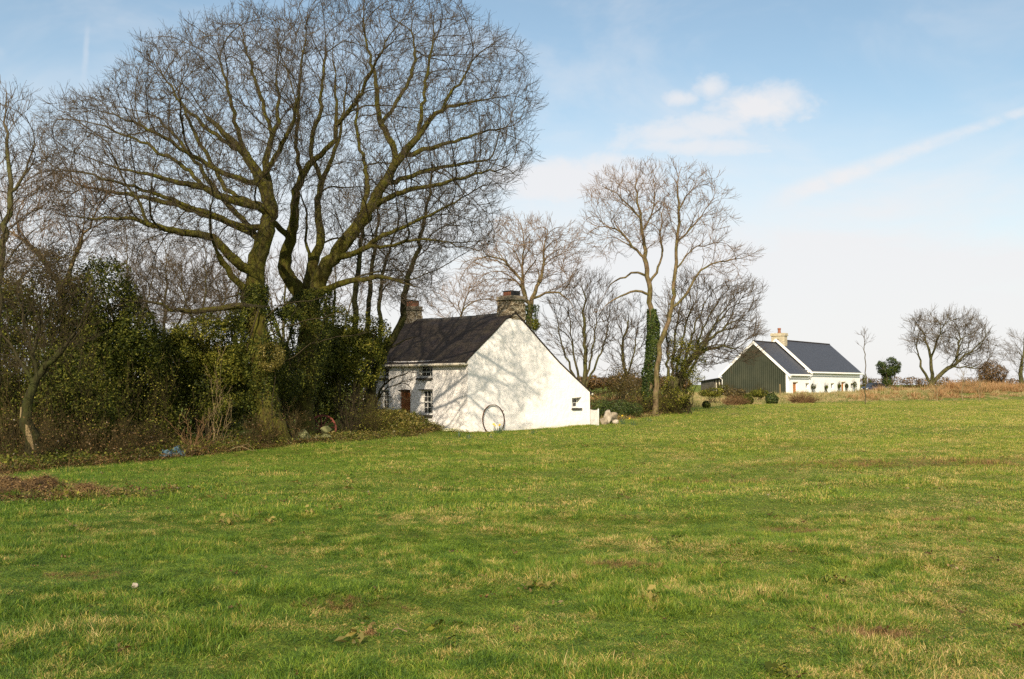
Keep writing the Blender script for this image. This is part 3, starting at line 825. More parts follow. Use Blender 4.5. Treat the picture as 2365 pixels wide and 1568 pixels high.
# chimneys
def chimney(x1, x0, y0, y1, z0, z1, pot, cx_, lead):
    m_ = MB(); n = 7
    for k_ in range(n):   # slightly tapering courses
        a = z0 + (z1 - z0) * k_ / n; b = z0 + (z1 - z0) * (k_ + 1) / n; j = .012 * ((k_ * 7) % 3 - 1); s_ = .03 * (n - 1 - k_) / n
        m_.box(x0 - s_ + j, x1 + (.004 if lead else s_) + (j if k_ > 4 else 0), y0 - s_ - j, y1 + s_ + j, a, b - .001, .006)
    c_ = m_.build('chimney', M_RUB, cot, .012)
    m_ = MB(); o = .07
    m_.box(x0 - o, x1 + o, y0 - o, y1 + o, z1 + .002, z1 + .07, .01); m_.box(x0 - .02, x1 + .02, y0 - .02, y1 + .02, z1 + .072, z1 + .21, .015)
    m_.build('cap', M_CAP, c_, .015)
    pw = pot[0] / 2; ph = pot[1]; mx_ = (x0 + x1) / 2; my = (y0 + y1) / 2
    m_ = MB(); zt = z1 + .212
    for (xa, xb, ya, yb) in [(mx_ - pw, mx_ + pw, my - pw, my - pw + .09), (mx_ - pw, mx_ + pw, my + pw - .09, my + pw), (mx_ - pw, mx_ - pw + .09, my - pw + .091, my + pw - .091), (mx_ + pw - .09, mx_ + pw, my - pw + .091, my + pw - .091)]:
        m_.box(xa, xb, ya, yb, zt, zt + ph, .004)
    m_.build('chimney_pot', M_CLAY, c_, .006)
    m_ = MB(); m_.box(mx_ - pw - .03, mx_ + pw + .03, my - pw - .03, my + pw + .03, zt + ph + .002, zt + ph + .04)
    if lead: m_.box(mx_ + pw + .003, mx_ + pw + .03, my - pw - .02, my + pw + .03, zt - .01, zt + ph)
    m_.build('cover_slab', M_LEAD, c_)
    return c_
yc0 = gab(1181, 700)[0]; yc1 = gab(1212.5, 700)[0]
zc1 = gab(1195, 693)[1]
zpot = gab(1190, 672)[1]
chimney(.0, -.98, yc0, yc1, gab(1187, 738)[1], zc1, (.55, max(.2, zpot - zc1 - .21)), 0, True)
cf = OO - ex * LEN
hz = lambda px, py, x_: hit(px, py, OO + ex * x_, ex)[2] - ZB
chimney(-LEN + .62, -LEN - .04, YR - .42, YR + .34, ZR - 1.3, hz(955, 716, -LEN + .6), (.46, .28), 0, False)

def sash(name, x0, x1, z0, z1, yin, cols_, rows, parent, axis='y', sill=True, frame_w=.06, lip=(.12, .02)):
    """sash window with glass, glazing bars and a slate sill, built in the opening of a wall"""
    f_ = MB(); fw = frame_w; d_ = .05
    def bx(m_, a0, a1, b0, b1, c0, c1):
        if axis == 'y': m_.box(a0, a1, b0, b1, c0, c1)
        else: m_.box(-b1, -b0, a0, a1, c0, c1)
    bx(f_, x0 + .002, x0 + fw, yin, yin + d_ + .03, z0, z1); bx(f_, x1 - fw, x1 - .002, yin, yin + d_ + .03, z0, z1)
    bx(f_, x0 + fw + .001, x1 - fw - .001, yin, yin + d_ + .03, z0, z0 + fw * 1.5); bx(f_, x0 + fw + .001, x1 - fw - .001, yin, yin + d_ + .03, z1 - fw, z1 - .002)
    fo = f_.build('window_frame', M_TIMB, parent)
    ix0, ix1, iz0, iz1 = x0 + fw, x1 - fw, z0 + fw * 1.5, z1 - fw
    b_ = MB(); bw = .020
    for k_ in range(1, cols_):
        a = ix0 + (ix1 - ix0) * k_ / cols_; bx(b_, a - bw / 2, a + bw / 2, yin + .012, yin + .04, iz0, iz1)
    for k_ in range(1, rows):
        a = iz0 + (iz1 - iz0) * k_ / rows; w_ = .045 if (k_ == rows // 2 and rows > 2) else bw
        bx(b_, ix0, ix1, yin + (.004 if w_ > .03 else .014), yin + .038, a - w_ / 2, a + w_ / 2)
    b_.build('glazing_bars', M_TIMB, fo)
    g_ = MB(); bx(g_, ix0, ix1, yin + .05, yin + .056, iz0, iz1); g_.build('glass', M_GLASS, fo)
    r_ = MB(); bx(r_, x0 + .01, x1 - .01, yin + .3, yin + .32, z0, z1); r_.build('dark_room', M_DARKIN, fo)
    if sill:
        s_ = MB(); bx(s_, x0 - lip[1] - .06, x1 + lip[1], -lip[0], yin - .003, z0 - .085, z0 - .004); s_.build('sill', M_SILL, fo, .01)
    return fo
for r_, cc, rr_ in ((wu, 3, 3), (wlw, 3, 4), (ul, 3, 3), (ll, 3, 4)):
    sash('w', r_[0], r_[1], r_[2] + .09, r_[3], .17, cc, rr_, cot)
sash('w', w0[0] + .02, w1[0] - .05, w0[1] + .09, w1[1] - .04, .26, 2, 2, cot, axis='x', lip=(.09, .0), frame_w=.05)
# door
mb = MB(); x0, x1, z0, z1 = dr
nb = 6
for k_ in range(nb):
    a = x0 + .06 + (x1 - x0 - .12) * k_ / nb; b = x0 + .06 + (x1 - x0 - .12) * (k_ + 1) / nb; mb.box(a, b - .008, .12, .165, z0, z1 - .06)
do = mb.build('door', M_DOOR, cot)
mb = MB(); mb.box(x0 + .002, x0 + .055, .10, .20, z0, z1 - .004); mb.box(x1 - .055, x1 - .002, .10, .20, z0, z1 - .004); mb.box(x0 + .057, x1 - .057, .10, .20, z1 - .056, z1 - .004); mb.build('door_frame', M_DOOR, do)
mb = MB(); mb.tube([(x0 + .15, .10, z0 + 1.0), (x0 + .15, .05, z0 + 1.0), (x0 + .22, .05, z0 + 1.0)], .012, 6); mb.build('handle', M_LEAD, do)
# thin slate drip stones above the ground floor openings
mb = MB()
for r_ in (wlw, dr):
    mb = MB(); mb.box(r_[0] - .10, r_[1] + .02, -.05, .002, r_[3] + .004, r_[3] + .035, .004)
    mb.build('drip_stone', M_SILL, cot)

# rusty iron tyre leaning on the gable
def local(x_, y_, z_): return OO + ex * x_ + ey * y_ + ez * z_
wc = gab(1135, 969); wr = .70
root = empty('wheel_rim', local(.16, wc[0], .0), R(-45), 'large rusty iron cartwheel rim leaning against the white gable wall', 'wheel rim')
t = NT('rusty_iron'); v = t.obj(); t.col(t.ramp(t.noise(v, 9, 5), [(.3, (.03, .016, .01)), (.7, (.13, .055, .025))])); t.rough(.75); M_RUST = t.m
vs = []; fs = []; NS = 96
zc = wc[1]
for k_ in range(NS):
    a = 2 * math.pi * k_ / NS
    for (rr_, xo) in ((wr, -.028), (wr, .028), (wr - .022, .028), (wr - .022, -.028)):
        yy_ = math.cos(a) * rr_; zz_ = math.sin(a) * rr_
        lean = .10 * (zz_ + wr) / (2 * wr)
        vs.append((xo - lean + .02 - .12 * (yy_) * .0, yy_, zc + zz_))
for k_ in range(NS):
    for j in range(4):
        a = k_ * 4 + j; b = k_ * 4 + (j + 1) % 4; c_ = ((k_ + 1) % NS) * 4 + (j + 1) % 4; d_ = ((k_ + 1) % NS) * 4 + j; fs.append((a, b, c_, d_))
mb = MB(); mb.add(vs, fs); mb.build('iron_tyre', M_RUST, root)
for a in (.6, 2.2, 3.9, 5.3):
    mb = MB(); mb.box(-.05, .04, math.cos(a) * (wr + .004) - .02, math.cos(a) * (wr + .004) + .02, zc + math.sin(a) * (wr + .004) - .02, zc + math.sin(a) * (wr + .004) + .02)
    mb.build('rivet', M_RUST, root)

# white corrugated sheet beside the gable
ga = P(1362.8, 986, 51.4); gb = P(1381.7, 986, 51.0)
root = empty('corrugated_panel', (ga[0], ga[1], G(ga[0], ga[1])), 0, 'white corrugated metal panel standing beside the corner of the cottage', 'panel')
Wp = gb[0] - ga[0]; Hp = P(1380, 945.5, 51.1)[2] - G(ga[0], ga[1]); n = 120
vs = []; fs = []
for k_ in range(n + 1):
    u_ = k_ / n; yv = .015 * math.sin(u_ * 2 * math.pi * 12) + (gb[1] - ga[1]) * u_
    top = Hp - .035 * math.sin(math.pi * u_) + .0
    for z_ in (-.1, top):
        vs += [(Wp * u_, yv, z_), (Wp * u_, yv + .006, z_)]
for k_ in range(n):
    a = k_ * 4; fs += [(a, a + 4, a + 6, a + 2), (a + 1, a + 3, a + 7, a + 5), (a + 2, a + 6, a + 7, a + 3)]
M_PANEL = m_simple('grey_white_metal', (.42, .41, .39), (.56, .55, .52), 6, .5, .1)
mb = MB(); mb.add(vs, fs); mb.build('sheet', M_PANEL, root, smooth=True)
mb = MB(); mb.box(Wp - .01, Wp + .05, -.09, -.025, -.2, Hp + .03); mb.box(0, Wp - .012, .035, .085, .25, .32); mb.box(0, Wp - .012, .035, .085, Hp - .35, Hp - .28); mb.build('post', M_TIMB, root)

# ------------------------------------------------------------------ the far house
fx_ = np.array([.611, .791, 0.]); fg_ = np.array([-.791, .611, 0.])      # along the front, along the gable
C0 = P(1820, 912, 138.0); HB = C0[2] - .3
HO = np.array([C0[0], C0[1], HB])
def hfront(px, py, off=0.0):
    n = -fg_; h = hit(px, py, HO + n * off, n) - HO; return float(np.dot(h, fx_)), float(h[2])
def hgab(px, py, along=0.0):
    h = hit(px, py, HO + fx_ * along, fx_) - HO; return float(np.dot(h, fg_)), float(h[2])
hs = empty('far_house', HO, math.atan2(fx_[1], fx_[0]), 'long white single storey house with green corrugated gable and blue slate roof', 'house')
W2 = 10.0; S1 = 7.7; S2 = 29.7
e1 = hfront(1822, 860)[1]; r1 = hgab(1742, 787.5)[1]; e2 = e1 + .42; r2 = r1 + .47
M_GREEN = None
t = NT('green_corrugated'); v = t.obj()
c = t.mix(t.ramp(t.noise(v, .5, 5, .7), [(.3, 0.0), (.7, 1.0)]), (.022, .027, .016), (.043, .046, .027)); t.col(c); t.rough(.55); M_GREEN = t.m
M_WHITE2 = m_simple('white_wall_paint', (.80, .80, .78), (.86, .86, .85), 1.2, .9, .2, .01)
t = NT('blue_slate'); v = t.obj(); c = t.ramp(t.noise(v, 3, 6, .7), [(.3, (.024, .027, .036)), (.7, (.050, .054, .068))]); t.col(c); t.rough(.5); t.bump(t.noise(t.mapping(v, (2, 6, 2)), 3, 3), .3, .02); M_SLATE2 = t.m
M_STONE2 = m_rubble('yellow_stone', [(.50, .43, .28), (.62, .54, .38), (.42, .36, .24)], (.45, .40, .30), 1.6, 4.5)
M_WOODD = m_simple('orange_wood', (.34, .13, .035), (.48, .20, .06), 4, .5, .1)
M_SHED = m_simple('weathered_board', (.05, .047, .04), (.12, .11, .09), 3, .9, .3)
# green gable: corrugated sheet, thick enough to stand by itself, with an opening at the left
dx0 = hgab(1668.5, 900)[0]; dx1 = hgab(1684, 900)[0]; dz = hgab(1675, 889)[1]
NC = 64; mb = MB(); la, lb = 0.32, W2 - .05
def gtop(y): return e1 + (r1 - e1) * (1 - abs(y - W2 / 2) / (W2 / 2)) - .22
vs = []; fs = []
for k_ in range(NC * 3 + 1):
    y = la + (lb - la) * k_ / (NC * 3); x = -.03 + .022 * math.sin(2 * math.pi * k_ / 6.0)
    zb = 0 if not (min(dx0, dx1) < y < max(dx0, dx1)) else dz
    vs += [(x, y, zb), (x, y, gtop(y)), (x + .01, y, zb), (x + .01, y, gtop(y))]
for k_ in range(NC * 3):
    a = k_ * 4; fs += [(a, a + 4, a + 5, a + 1), (a + 2, a + 3, a + 7, a + 6), (a + 1, a + 5, a + 7, a + 3)]
mb.add([(x, y, z) for x, y, z in vs], fs); gcl = mb.build('gable_cladding', M_GREEN, hs)
mb = MB(); ya, yb = min(dx0, dx1), max(dx0, dx1)
mb.box(.08, .9, ya - .0, ya + .05, 0, dz); mb.box(.08, .9, yb - .05, yb, 0, dz); mb.box(.9, .95, ya, yb, 0, dz); mb.box(.08, .9, ya + .051, yb - .051, dz - .02, dz + .03)
mb.build('porch_lining', M_CREAM, hs)
# white walls
mb = MB(); dA = hfront(1831, 908); dB = hfront(1838.5, 883.5); dr1 = [dA[0], dB[0] + .2, .1, dB[1]]
wA = hfront(1853, 896); wB = hfront(1858, 886); dC = hfront(1943, 903); dD = hfront(1948.5, 883)
def wl_(px): a = hfront(px - 2.5, 897); b = hfront(px + 3.5, 886); return [a[0], b[0], a[1], b[1]]
wins = [wl_(1863), wl_(1921), wl_(1967)]
dr2 = [dC[0], dD[0] + .2, .1, dD[1]]
outer = [(.0, 0), (S2, 0), (S2, e2 - .12), (S1, e2 - .12), (S1 - .001, e1 - .1), (0, e1 - .1)]
mb.prism([outer] + [rl(r_) for r_ in (dr1, dr2, *wins)], 'y', .02, .32)
mb.box(.10, S2, W2 - .3, W2, 0, e1 - .2)
mb.prism([[(.321, 0), (W2 - .301, 0), (W2 - .301, e1 - .2), (W2 / 2, r2 - .4), (.321, e2 - .2)]], 'x', S2 - .3, S2)
mb.build('wall', M_WHITE2, hs)
mb = MB(); mb.box(-.12, .0, -.05, .30, 0, e1 - .15); mb.build('corner_board', M_TIMB, hs)
for r_ in (dr1, dr2):
    mb = MB(); mb.box(r_[0] + .03, r_[1] - .03, .16, .22, r_[2], r_[3] - .02); d_ = mb.build('door', M_WOODD, hs)
    mb = MB(); mb.box(r_[0] - .1, r_[1] + .25, -.06, .015, r_[3] + .01, r_[3] + .13); mb.build('lintel', M_STONE2, d_)
    mb = MB(); mb.tube([(r_[0] + .2, .14, 1.3), (r_[0] + .2, .08, 1.3), (r_[0] + .32, .08, 1.3)], .02, 6); mb.build('handle', M_LEAD, d_)
for r_ in wins:
    f_ = MB(); f_.box(r_[0] + .01, r_[0] + .09, .18, .25, r_[2], r_[3]); f_.box(r_[1] - .09, r_[1] - .01, .18, .25, r_[2], r_[3]); f_.box(r_[0] + .091, r_[1] - .091, .18, .25, r_[2], r_[2] + .1); f_.box(r_[0] + .091, r_[1] - .091, .18, .25, r_[3] - .1, r_[3])
    fo = f_.build('window', M_TIMB, hs); g_ = MB(); g_.box(r_[0] + .05, r_[1] - .05, .26, .27, r_[2] + .05, r_[3] - .05); g_.build('glass', M_GLASS, fo)
    g_ = MB(); g_.box(r_[0] - .1, r_[1] + .1, -.05, .015, r_[3] + .01, r_[3] + .10); g_.build('lintel', M_STONE2, fo)
# roofs
def rprof(e, r, over=.35):
    s_ = (r - e) / (W2 / 2); return [(-over, e - over * s_), (W2 / 2, r), (W2 + over, e - over * s_)]
mb = MB()
for (xa, xb, e, r) in ((-.12, S1 - .02, e1, r1), (S1 + .25, S2 + .25, e2, r2)):
    mb.add(*slab(rprof(e, r)[:2], xa, xb, .12, 10, .006)); mb.add(*slab(rprof(e, r)[1:], xa, xb, .12, 10, .006))
rf2 = mb.build('roof', M_SLATE2, hs)
mb = MB()
for (xa, xb, r) in ((-.15, S1 - .1, r1), (S1 + .3, S2 + .2, r2)): mb.tube([(xa, W2 / 2, r + .03), (xb, W2 / 2, r + .03)], .10, 8)
mb.build('ridge', M_SLATE, rf2)
def verge(x0, x1, e, r, th, up, name, lowend=True):
    s_ = (r - e) / (W2 / 2); o = .38
    for side in (0, 1):
        m_ = MB()
        pr = [(-o, e - o * s_ - th + up), (-o, e - o * s_ + up), (W2 / 2 - .001, r + up), (W2 / 2 - .001, r - th + up)]
        if side: pr = [(W2 - a, b) for a, b in pr]
        m_.prism([pr], 'x', x0, x1); m_.build(name, M_TIMB, hs)
verge(-.22, -.125, e1, r1, .42, .03, 'bargeboard')
verge(S1 - .018, S1 + .24, e2, r2, .40, .16, 'parapet')
for (xa, xb, e) in ((-.1, S1 - .03, e1), (S1 + .26, S2 + .3, e2)):
    mb = MB(); mb.tube([(xa, -.45, e - .40), (xb, -.45, e - .42)], .085, 8); mb.box(xa + .05, xb - .05, -.36, .015, e - .34, e - .22); mb.build('gutter', M_TIMB, hs)
mb = MB(); mb.tube([(.0, -.44, e1 - .45), (.1, -.35, e1 - .7), (.12, -.03, e1 - .95), (.12, -.03, 0)], .05, 7); mb.build('downpipe', M_TIMB, hs)
mb = MB(); mb.tube([(S1 + .35, -.44, e2 - .45), (S1 + .35, -.35, e2 - .7), (S1 + .1, -.05, e2 - 1.1), (S1 + .1, -.05, 0)], .05, 7); mb.build('downpipe', M_TIMB, hs)
mb = MB(); mb.tube([(-.1, W2 + .4, e1 - .40), (-.1, W2 + .2, e1 - .75), (-.1, W2 - .12, e1 - .95), (-.1, W2 - .12, 0)], .05, 7); mb.build('downpipe', M_TIMB, hs)
# chimney
zch = hit(1815, 776, HO + fx_ * 9.6, fx_)[2] - HB; zct = zch + .42
mb = MB(); mb.box(S1 + .85, S1 + 1.95, W2 / 2 - 1.0, W2 / 2 + 1.05, r2 - 1.3, zch); ch = mb.build('chimney', M_STONE2, rf2 if False else hs, .02)
mb = MB(); mb.box(S1 + .72, S1 + 2.08, W2 / 2 - 1.13, W2 / 2 + 1.18, zch + .002, zch + .16); mb.box(S1 + .76, S1 + 2.04, W2 / 2 - 1.1, W2 / 2 + 1.15, zch + .162, zct); mb.build('cap', M_STONE2, ch, .02)
mb = MB(); zz = zct
for rr_, h_ in ((.27, .12), (.22, .45), (.27, .12), (.24, .08)): mb.tube([(S1 + 1.4, W2 / 2, zz), (S1 + 1.4, W2 / 2, zz + h_)], rr_, 14); zz += h_ + .001
mb.build('chimney_pot', M_CLAY, ch)

# low dark shed behind the house
a = P(1618, 890, 158); b = P(1668, 890, 152)
sh = empty('shed', (a[0], a[1], HB + .3), math.atan2(b[1] - a[1], b[0] - a[0]), 'low dark weathered shed with a shallow sloping roof left of the green gable', 'shed')
L_ = np.linalg.norm((b - a)[:2]); hA = P(1618, 882, 158)[2] - HB - .3; hB_ = P(1668, 873.5, 152)[2] - HB - .3
mb = MB(); mb.prism([[(0, -.5), (L_ * .62, -.5), (L_ * .62, hA + (hB_ - hA) * .62), (0, hA)]], 'y', 0, 3); mb.prism([[(L_ * .62 + .01, hB_ - .9), (L_, hB_ - .9), (L_, hB_), (L_ * .62 + .01, hA + (hB_ - hA) * .62)]], 'y', 0.3, .36); mb.build('wall', M_SHED, sh)
mb = MB(); mb.prism([[(-.3, hA), (L_ + .2, hB_ + .03), (L_ + .2, hB_ + .15), (-.3, hA + .12)]], 'y', -.3, 3.2); mb.build('roof', M_LEAD, sh)
mb = MB()
for u_ in (.68, .82, .98): mb.box(L_ * u_ - .06, L_ * u_ + .06, .1, .22, -.5, hB_ - .2)
mb.box(L_ * .64, L_, .12, .18, hB_ - 1.6, hB_ - 1.5); mb.build('gate', M_CREAM, sh)

# parked car seen over the rough grass
c0 = P(2027, 893, 128); cr = empty('parked_car', (c0[0], c0[1], c0[2] - .95), R(12), 'dark blue parked car half hidden behind rough grass, right of the white house', 'car')
t = NT('car_paint'); t.col((.018, .028, .055)); t.rough(.25); t.b.inputs['Specular IOR Level'].default_value = .5; M_CAR = t.m
M_TYRE = m_simple('tyre_rubber', (.012, .012, .012), (.02, .02, .02), 8)
body = [(-1.9, .35), (1.95, .35), (2.0, .72), (1.75, .86), (.95, .93), (-1.7, .95), (-1.98, .85)]
mb = MB(); mb.prism([body], 'y', -.82, .82); mb.build('body', M_CAR, cr, .07)
cab = [(-1.55, .951), (.92, .931), (.3, 1.36), (-1.05, 1.40)]
mb = MB(); mb.prism([cab], 'y', -.68, .68); cb = mb.build('cabin', M_GLASS, cr, .05)
mb = MB(); mb.prism([[(-1.1, 1.402), (.33, 1.365), (.25, 1.41), (-1.0, 1.445)]], 'y', -.66, .66); mb.build('roof', M_CAR, cr, .02)
for x_ in (-1.25, 1.25):
    for y_ in (-.83, .83):
        mb = MB(); mb.tube([(x_, y_ - .09, .32), (x_, y_ + .09, .32)], .32, 18); w_ = mb.build('wheel', M_TYRE, cr)
        mb = MB(); mb.tube([(x_, y_ - .10, .32), (x_, y_ + .10, .32)], .19, 14); mb.build('rim', M_CREAM, w_)
for y_ in (-.6, .6):
    mb = MB(); mb.box(-2.0, -1.93, y_ - .14, y_ + .14, .62, .76); mb.build('headlight', M_TIMB, cr, .02)

# ------------------------------------------------------------------ bare trees
SYC_A = [(75, 380), (90, 300), (120, 250), (200, 226), (262, 215), (300, 150), (335, 98), (390, 95), (450, 72), (520, 50), (560, 32), (625, 28), (690, 60), (705, 200), (700, 330), (660, 470), (610, 560), (560, 590), (480, 580), (420, 560), (300, 560), (180, 545), (120, 480)]
LOW_A = [(290, 650), (360, 605), (520, 640), (570, 700), (480, 740), (320, 735)]
PA = [
 ([(637, 1032, 0.465), (622, 960, 0.409), (606, 880, 0.372), (600, 800, 0.344), (590, 720, 0.326), (588, 675, 0.316), (592, 600, 0.298), (612, 540, 0.270), (629, 475, 0.233), (600, 410, 0.186), (561, 351, 0.140), (524, 313, 0.102), (478, 272, 0.065)], 33.0, 33.3),
 ([(588, 640, 0.186), (540, 610, 0.158), (486, 545, 0.130), (430, 537, 0.112), (400, 534, 0.102), (335, 515, 0.079), (300, 498, 0.060), (227, 510, 0.037), (160, 500, 0.023)], 33.0, 30.0),
 ([(620, 500, 0.177), (594, 478, 0.149), (540, 470, 0.130), (486, 440, 0.112), (430, 424, 0.093), (370, 410, 0.065), (300, 395, 0.042), (220, 370, 0.023)], 33.0, 31.2),
 ([(629, 470, 0.158), (622, 420, 0.130), (610, 378, 0.112), (625, 330, 0.093), (640, 290, 0.079), (642, 243, 0.056), (637, 170, 0.028)], 33.2, 34.0),
 ([(575, 700, 0.121), (530, 708, 0.102), (475, 716, 0.084), (430, 722, 0.070), (395, 716, 0.056), (350, 690, 0.037), (300, 700, 0.019)], 33.0, 30.8),
 ([(577, 690, 0.140), (548, 655, 0.112), (520, 620, 0.102), (505, 590, 0.093)], 33.0, 32.0),
 ([(600, 560, 0.121), (560, 505, 0.102), (520, 470, 0.093), (470, 400, 0.074), (420, 330, 0.056), (360, 270, 0.033)], 33.2, 35.5),
 ([(560, 545, 0.093), (480, 500, 0.074), (400, 470, 0.056), (300, 450, 0.037), (180, 430, 0.019)], 33.3, 35.8),
 ([(600, 410, 0.112), (640, 360, 0.084), (670, 300, 0.065), (690, 220, 0.037)], 33.0, 31.0),
 ([(561, 351, 0.093), (540, 270, 0.065), (520, 190, 0.047), (500, 120, 0.023)], 33.1, 32.0),
 ([(598, 790, .035), (655, 756, .028), (716, 737, .02), (780, 724, .013), (826, 716, .008)], 33.0, 31.6),
 ([(606, 850, .035), (675, 832, .026), (716, 794, .02), (760, 781, .014), (826, 772, .008)], 33.0, 31.8),
 ([(590, 745, .03), (613, 724, .026), (677, 698, .02), (760, 685, .01)], 33.0, 31.8),
 ([(350, 515, 0.056), (330, 470, 0.047), (290, 430, 0.033), (250, 330, 0.019)], 31.6, 31.0),
]
PA += [([(600, 425, .10), (520, 400, .085), (430, 350, .065), (330, 290, .045), (250, 262, .025)], 33.2, 30.5), ([(615, 530, .11), (540, 520, .09), (440, 475, .07), (330, 440, .05), (200, 400, .025)], 33.1, 32.0),
       ([(561, 351, .085), (500, 318, .07), (420, 240, .05), (372, 165, .025)], 33.2, 34.5), ([(632, 310, .07), (600, 220, .055), (572, 130, .04), (560, 70, .02)], 33.8, 35.0),
       ([(486, 440, .08), (420, 380, .065), (350, 340, .045), (258, 300, .025)], 32.0, 33.5), ([(594, 478, .08), (520, 440, .065), (450, 310, .05), (400, 190, .025)], 33.0, 36.5)]
syc1 = bare_tree('sycamore_tree', 'huge bare tree with broad mossy trunk leaning left in front of the shrubs', 'tree', 33.0, PA, [SYC_A, LOW_A], 6.0, 8800, M_BARK_SYC, c0=(590, 640),
                 step=.26, infl=1.9, kill=.32, up=.04, thick_rough=.2, spray=(3, .16, 3, 1), rtip=.0037, shell=.45,  twmax=.02, inner=.35)
SYC_B = [(640, 60), (690, -12), (780, -35), (900, -40), (1000, -22), (1060, 20), (1110, 70), (1180, 100), (1222, 160), (1216, 210), (1256, 245), (1205, 285), (1226, 372), (1165, 440), (1130, 520), (1125, 590), (1030, 600), (930, 640), (850, 600), (760, 560), (690, 560), (660, 420), (640, 240)]
PB = [
 ([(706, 1015, .36), (703, 950, .32), (706, 900, .32), (710, 800, .36), (714, 730, .42), (712, 700, .38)], 37.0, 37.0),
 ([(705, 705, 0.297), (672, 665, 0.270), (650, 626, 0.243), (660, 575, 0.207), (684, 513, 0.180), (676, 464, 0.153), (696, 410, 0.135), (723, 367, 0.108), (775, 325, 0.081), (777, 243, 0.054), (770, 150, 0.027)], 37.0, 36.0),
 ([(712, 690, 0.252), (712, 645, 0.225), (723, 605, 0.198), (745, 545, 0.162), (730, 486, 0.135), (740, 421, 0.108), (772, 360, 0.081), (790, 290, 0.054), (800, 180, 0.027)], 37.2, 38.5),
 ([(718, 695, 0.324), (750, 625, 0.288), (790, 570, 0.261), (831, 518, 0.234), (862, 470, 0.216), (885, 421, 0.180), (918, 372, 0.149), (966, 313, 0.108), (1009, 254, 0.081), (1080, 235, 0.045), (1150, 225, 0.023)], 37.0, 35.8),
 ([(912, 380, 0.126), (908, 335, 0.117), (878, 292, 0.108), (872, 240, 0.090), (869, 189, 0.072), (850, 120, 0.045), (840, 50, 0.023)], 36.5, 36.9),
 ([(728, 690, 0.153), (765, 668, 0.126), (812, 648, 0.108), (875, 637, 0.081), (915, 645, 0.054), (958, 662, 0.027)], 37.0, 35.4),
 ([(762, 610, 0.135), (800, 590, 0.117), (842, 580, 0.099), (878, 545, 0.081), (950, 518, 0.059), (1026, 480, 0.041), (1110, 430, 0.018)], 36.9, 34.6),
 ([(850, 578, 0.072), (905, 572, 0.054), (970, 545, 0.045), (1030, 560, 0.032), (1100, 578, 0.018)], 36.0, 34.0),
 ([(700, 640, 0.081), (716, 600, 0.072), (704, 560, 0.054), (712, 500, 0.041), (690, 440, 0.027)], 37.0, 38.0),
 ([(664, 561, 0.126), (640, 520, 0.108), (600, 480, 0.090), (560, 465, 0.063)], 36.7, 36.0),
 ([(885, 421, 0.117), (925, 410, 0.090), (980, 395, 0.072), (1060, 380, 0.050), (1140, 370, 0.027)], 36.3, 38.5),
 ([(966, 313, 0.090), (975, 250, 0.072), (985, 180, 0.054), (1000, 100, 0.032), (1000, 40, 0.018)], 36.2, 38.0),
 ([(777, 300, 0.072), (820, 240, 0.054), (850, 180, 0.045), (900, 80, 0.027)], 36.2, 34.0),
 ([(831, 518, 0.108), (850, 440, 0.090), (840, 370, 0.072), (820, 300, 0.050), (830, 200, 0.027)], 36.8, 39.0),
]
PB += [([(864, 464, .12), (930, 440, .09), (1010, 428, .07), (1100, 400, .045), (1175, 382, .02)], 36.5, 34.0), ([(918, 372, .10), (1000, 340, .08), (1090, 312, .05), (1185, 290, .02)], 36.3, 37.5),
       ([(696, 410, .09), (680, 330, .07), (690, 230, .055), (700, 130, .035), (710, 40, .02)], 36.5, 35.0), ([(877, 296, .08), (920, 230, .06), (960, 150, .045), (950, 60, .02)], 36.7, 38.5),
       ([(740, 421, .08), (712, 350, .07), (740, 250, .05), (752, 120, .025)], 38.0, 39.5), ([(1009, 254, .06), (1060, 190, .045), (1110, 120, .02)], 35.9, 36.5)]
syc2 = bare_tree('sycamore_tree', 'tall bare mossy tree forking low into many heavy limbs that reach over the cottage', 'tree', 37.0, PB, [SYC_B, [(800, 650), (900, 600), (1010, 640), (990, 705), (860, 690)]], 6.0, 9000, M_BARK_SYC, c0=(735, 680),
                 step=.27, infl=1.9, kill=.33, up=.04, thick_rough=.2, spray=(3, .17, 3, 1), rtip=.0037, shell=.45,  twmax=.02, inner=.33)
# leaning slender tree before the cottage front
PC = [([(858, 990, .19), (858, 913, .17), (866, 855, .165), (898, 797, .16), (927, 746, .15), (934, 679, .13), (946, 625, .11), (968, 567, .09), (988, 459, .06), (999, 378, .035)], 43.0, 41.6),
      ([(890, 812, .05), (925, 790, .035), (950, 780, .02)], 42.8, 42.5)]
bare_tree('leaning_tree', 'slender dark tree curving across the left end of the cottage roof', 'tree', 43.0, PC, [[(965, 600), (960, 420), (1000, 360), (1060, 420), (1080, 560), (1000, 640)], [(880, 640), (870, 560), (930, 520), (960, 640), (930, 690)]], 1.8, 620, M_BARK_DARK,
          step=.3, kill=.4, spray=(3, .18, 3, 1), rtip=.0045)
# low dark branches crossing the front wall
PCb = [([(862, 995, .06), (868, 930, .055), (885, 885, .045), (920, 868, .032), (946, 858, .022), (963, 861, .015)], 43.6, 43.9),
       ([(868, 925, .035), (890, 895, .028), (930, 884, .02), (953, 873, .012)], 43.6, 43.6),
       ([(885, 885, .03), (895, 862, .02), (905, 838, .012)], 43.7, 43.9)]
bare_tree('bare_sapling', 'dark many twigged sapling against the left part of the white front wall', 'sapling', 43.6, PCb, [(862, 950), (866, 850), (905, 835), (965, 850), (985, 885), (955, 905), (935, 945)], .7, 240, M_BARK_DARK,
          step=.18, infl=1.2, kill=.22, spray=(2, .10, 3, 1), rtip=.0035, split_r=.02)
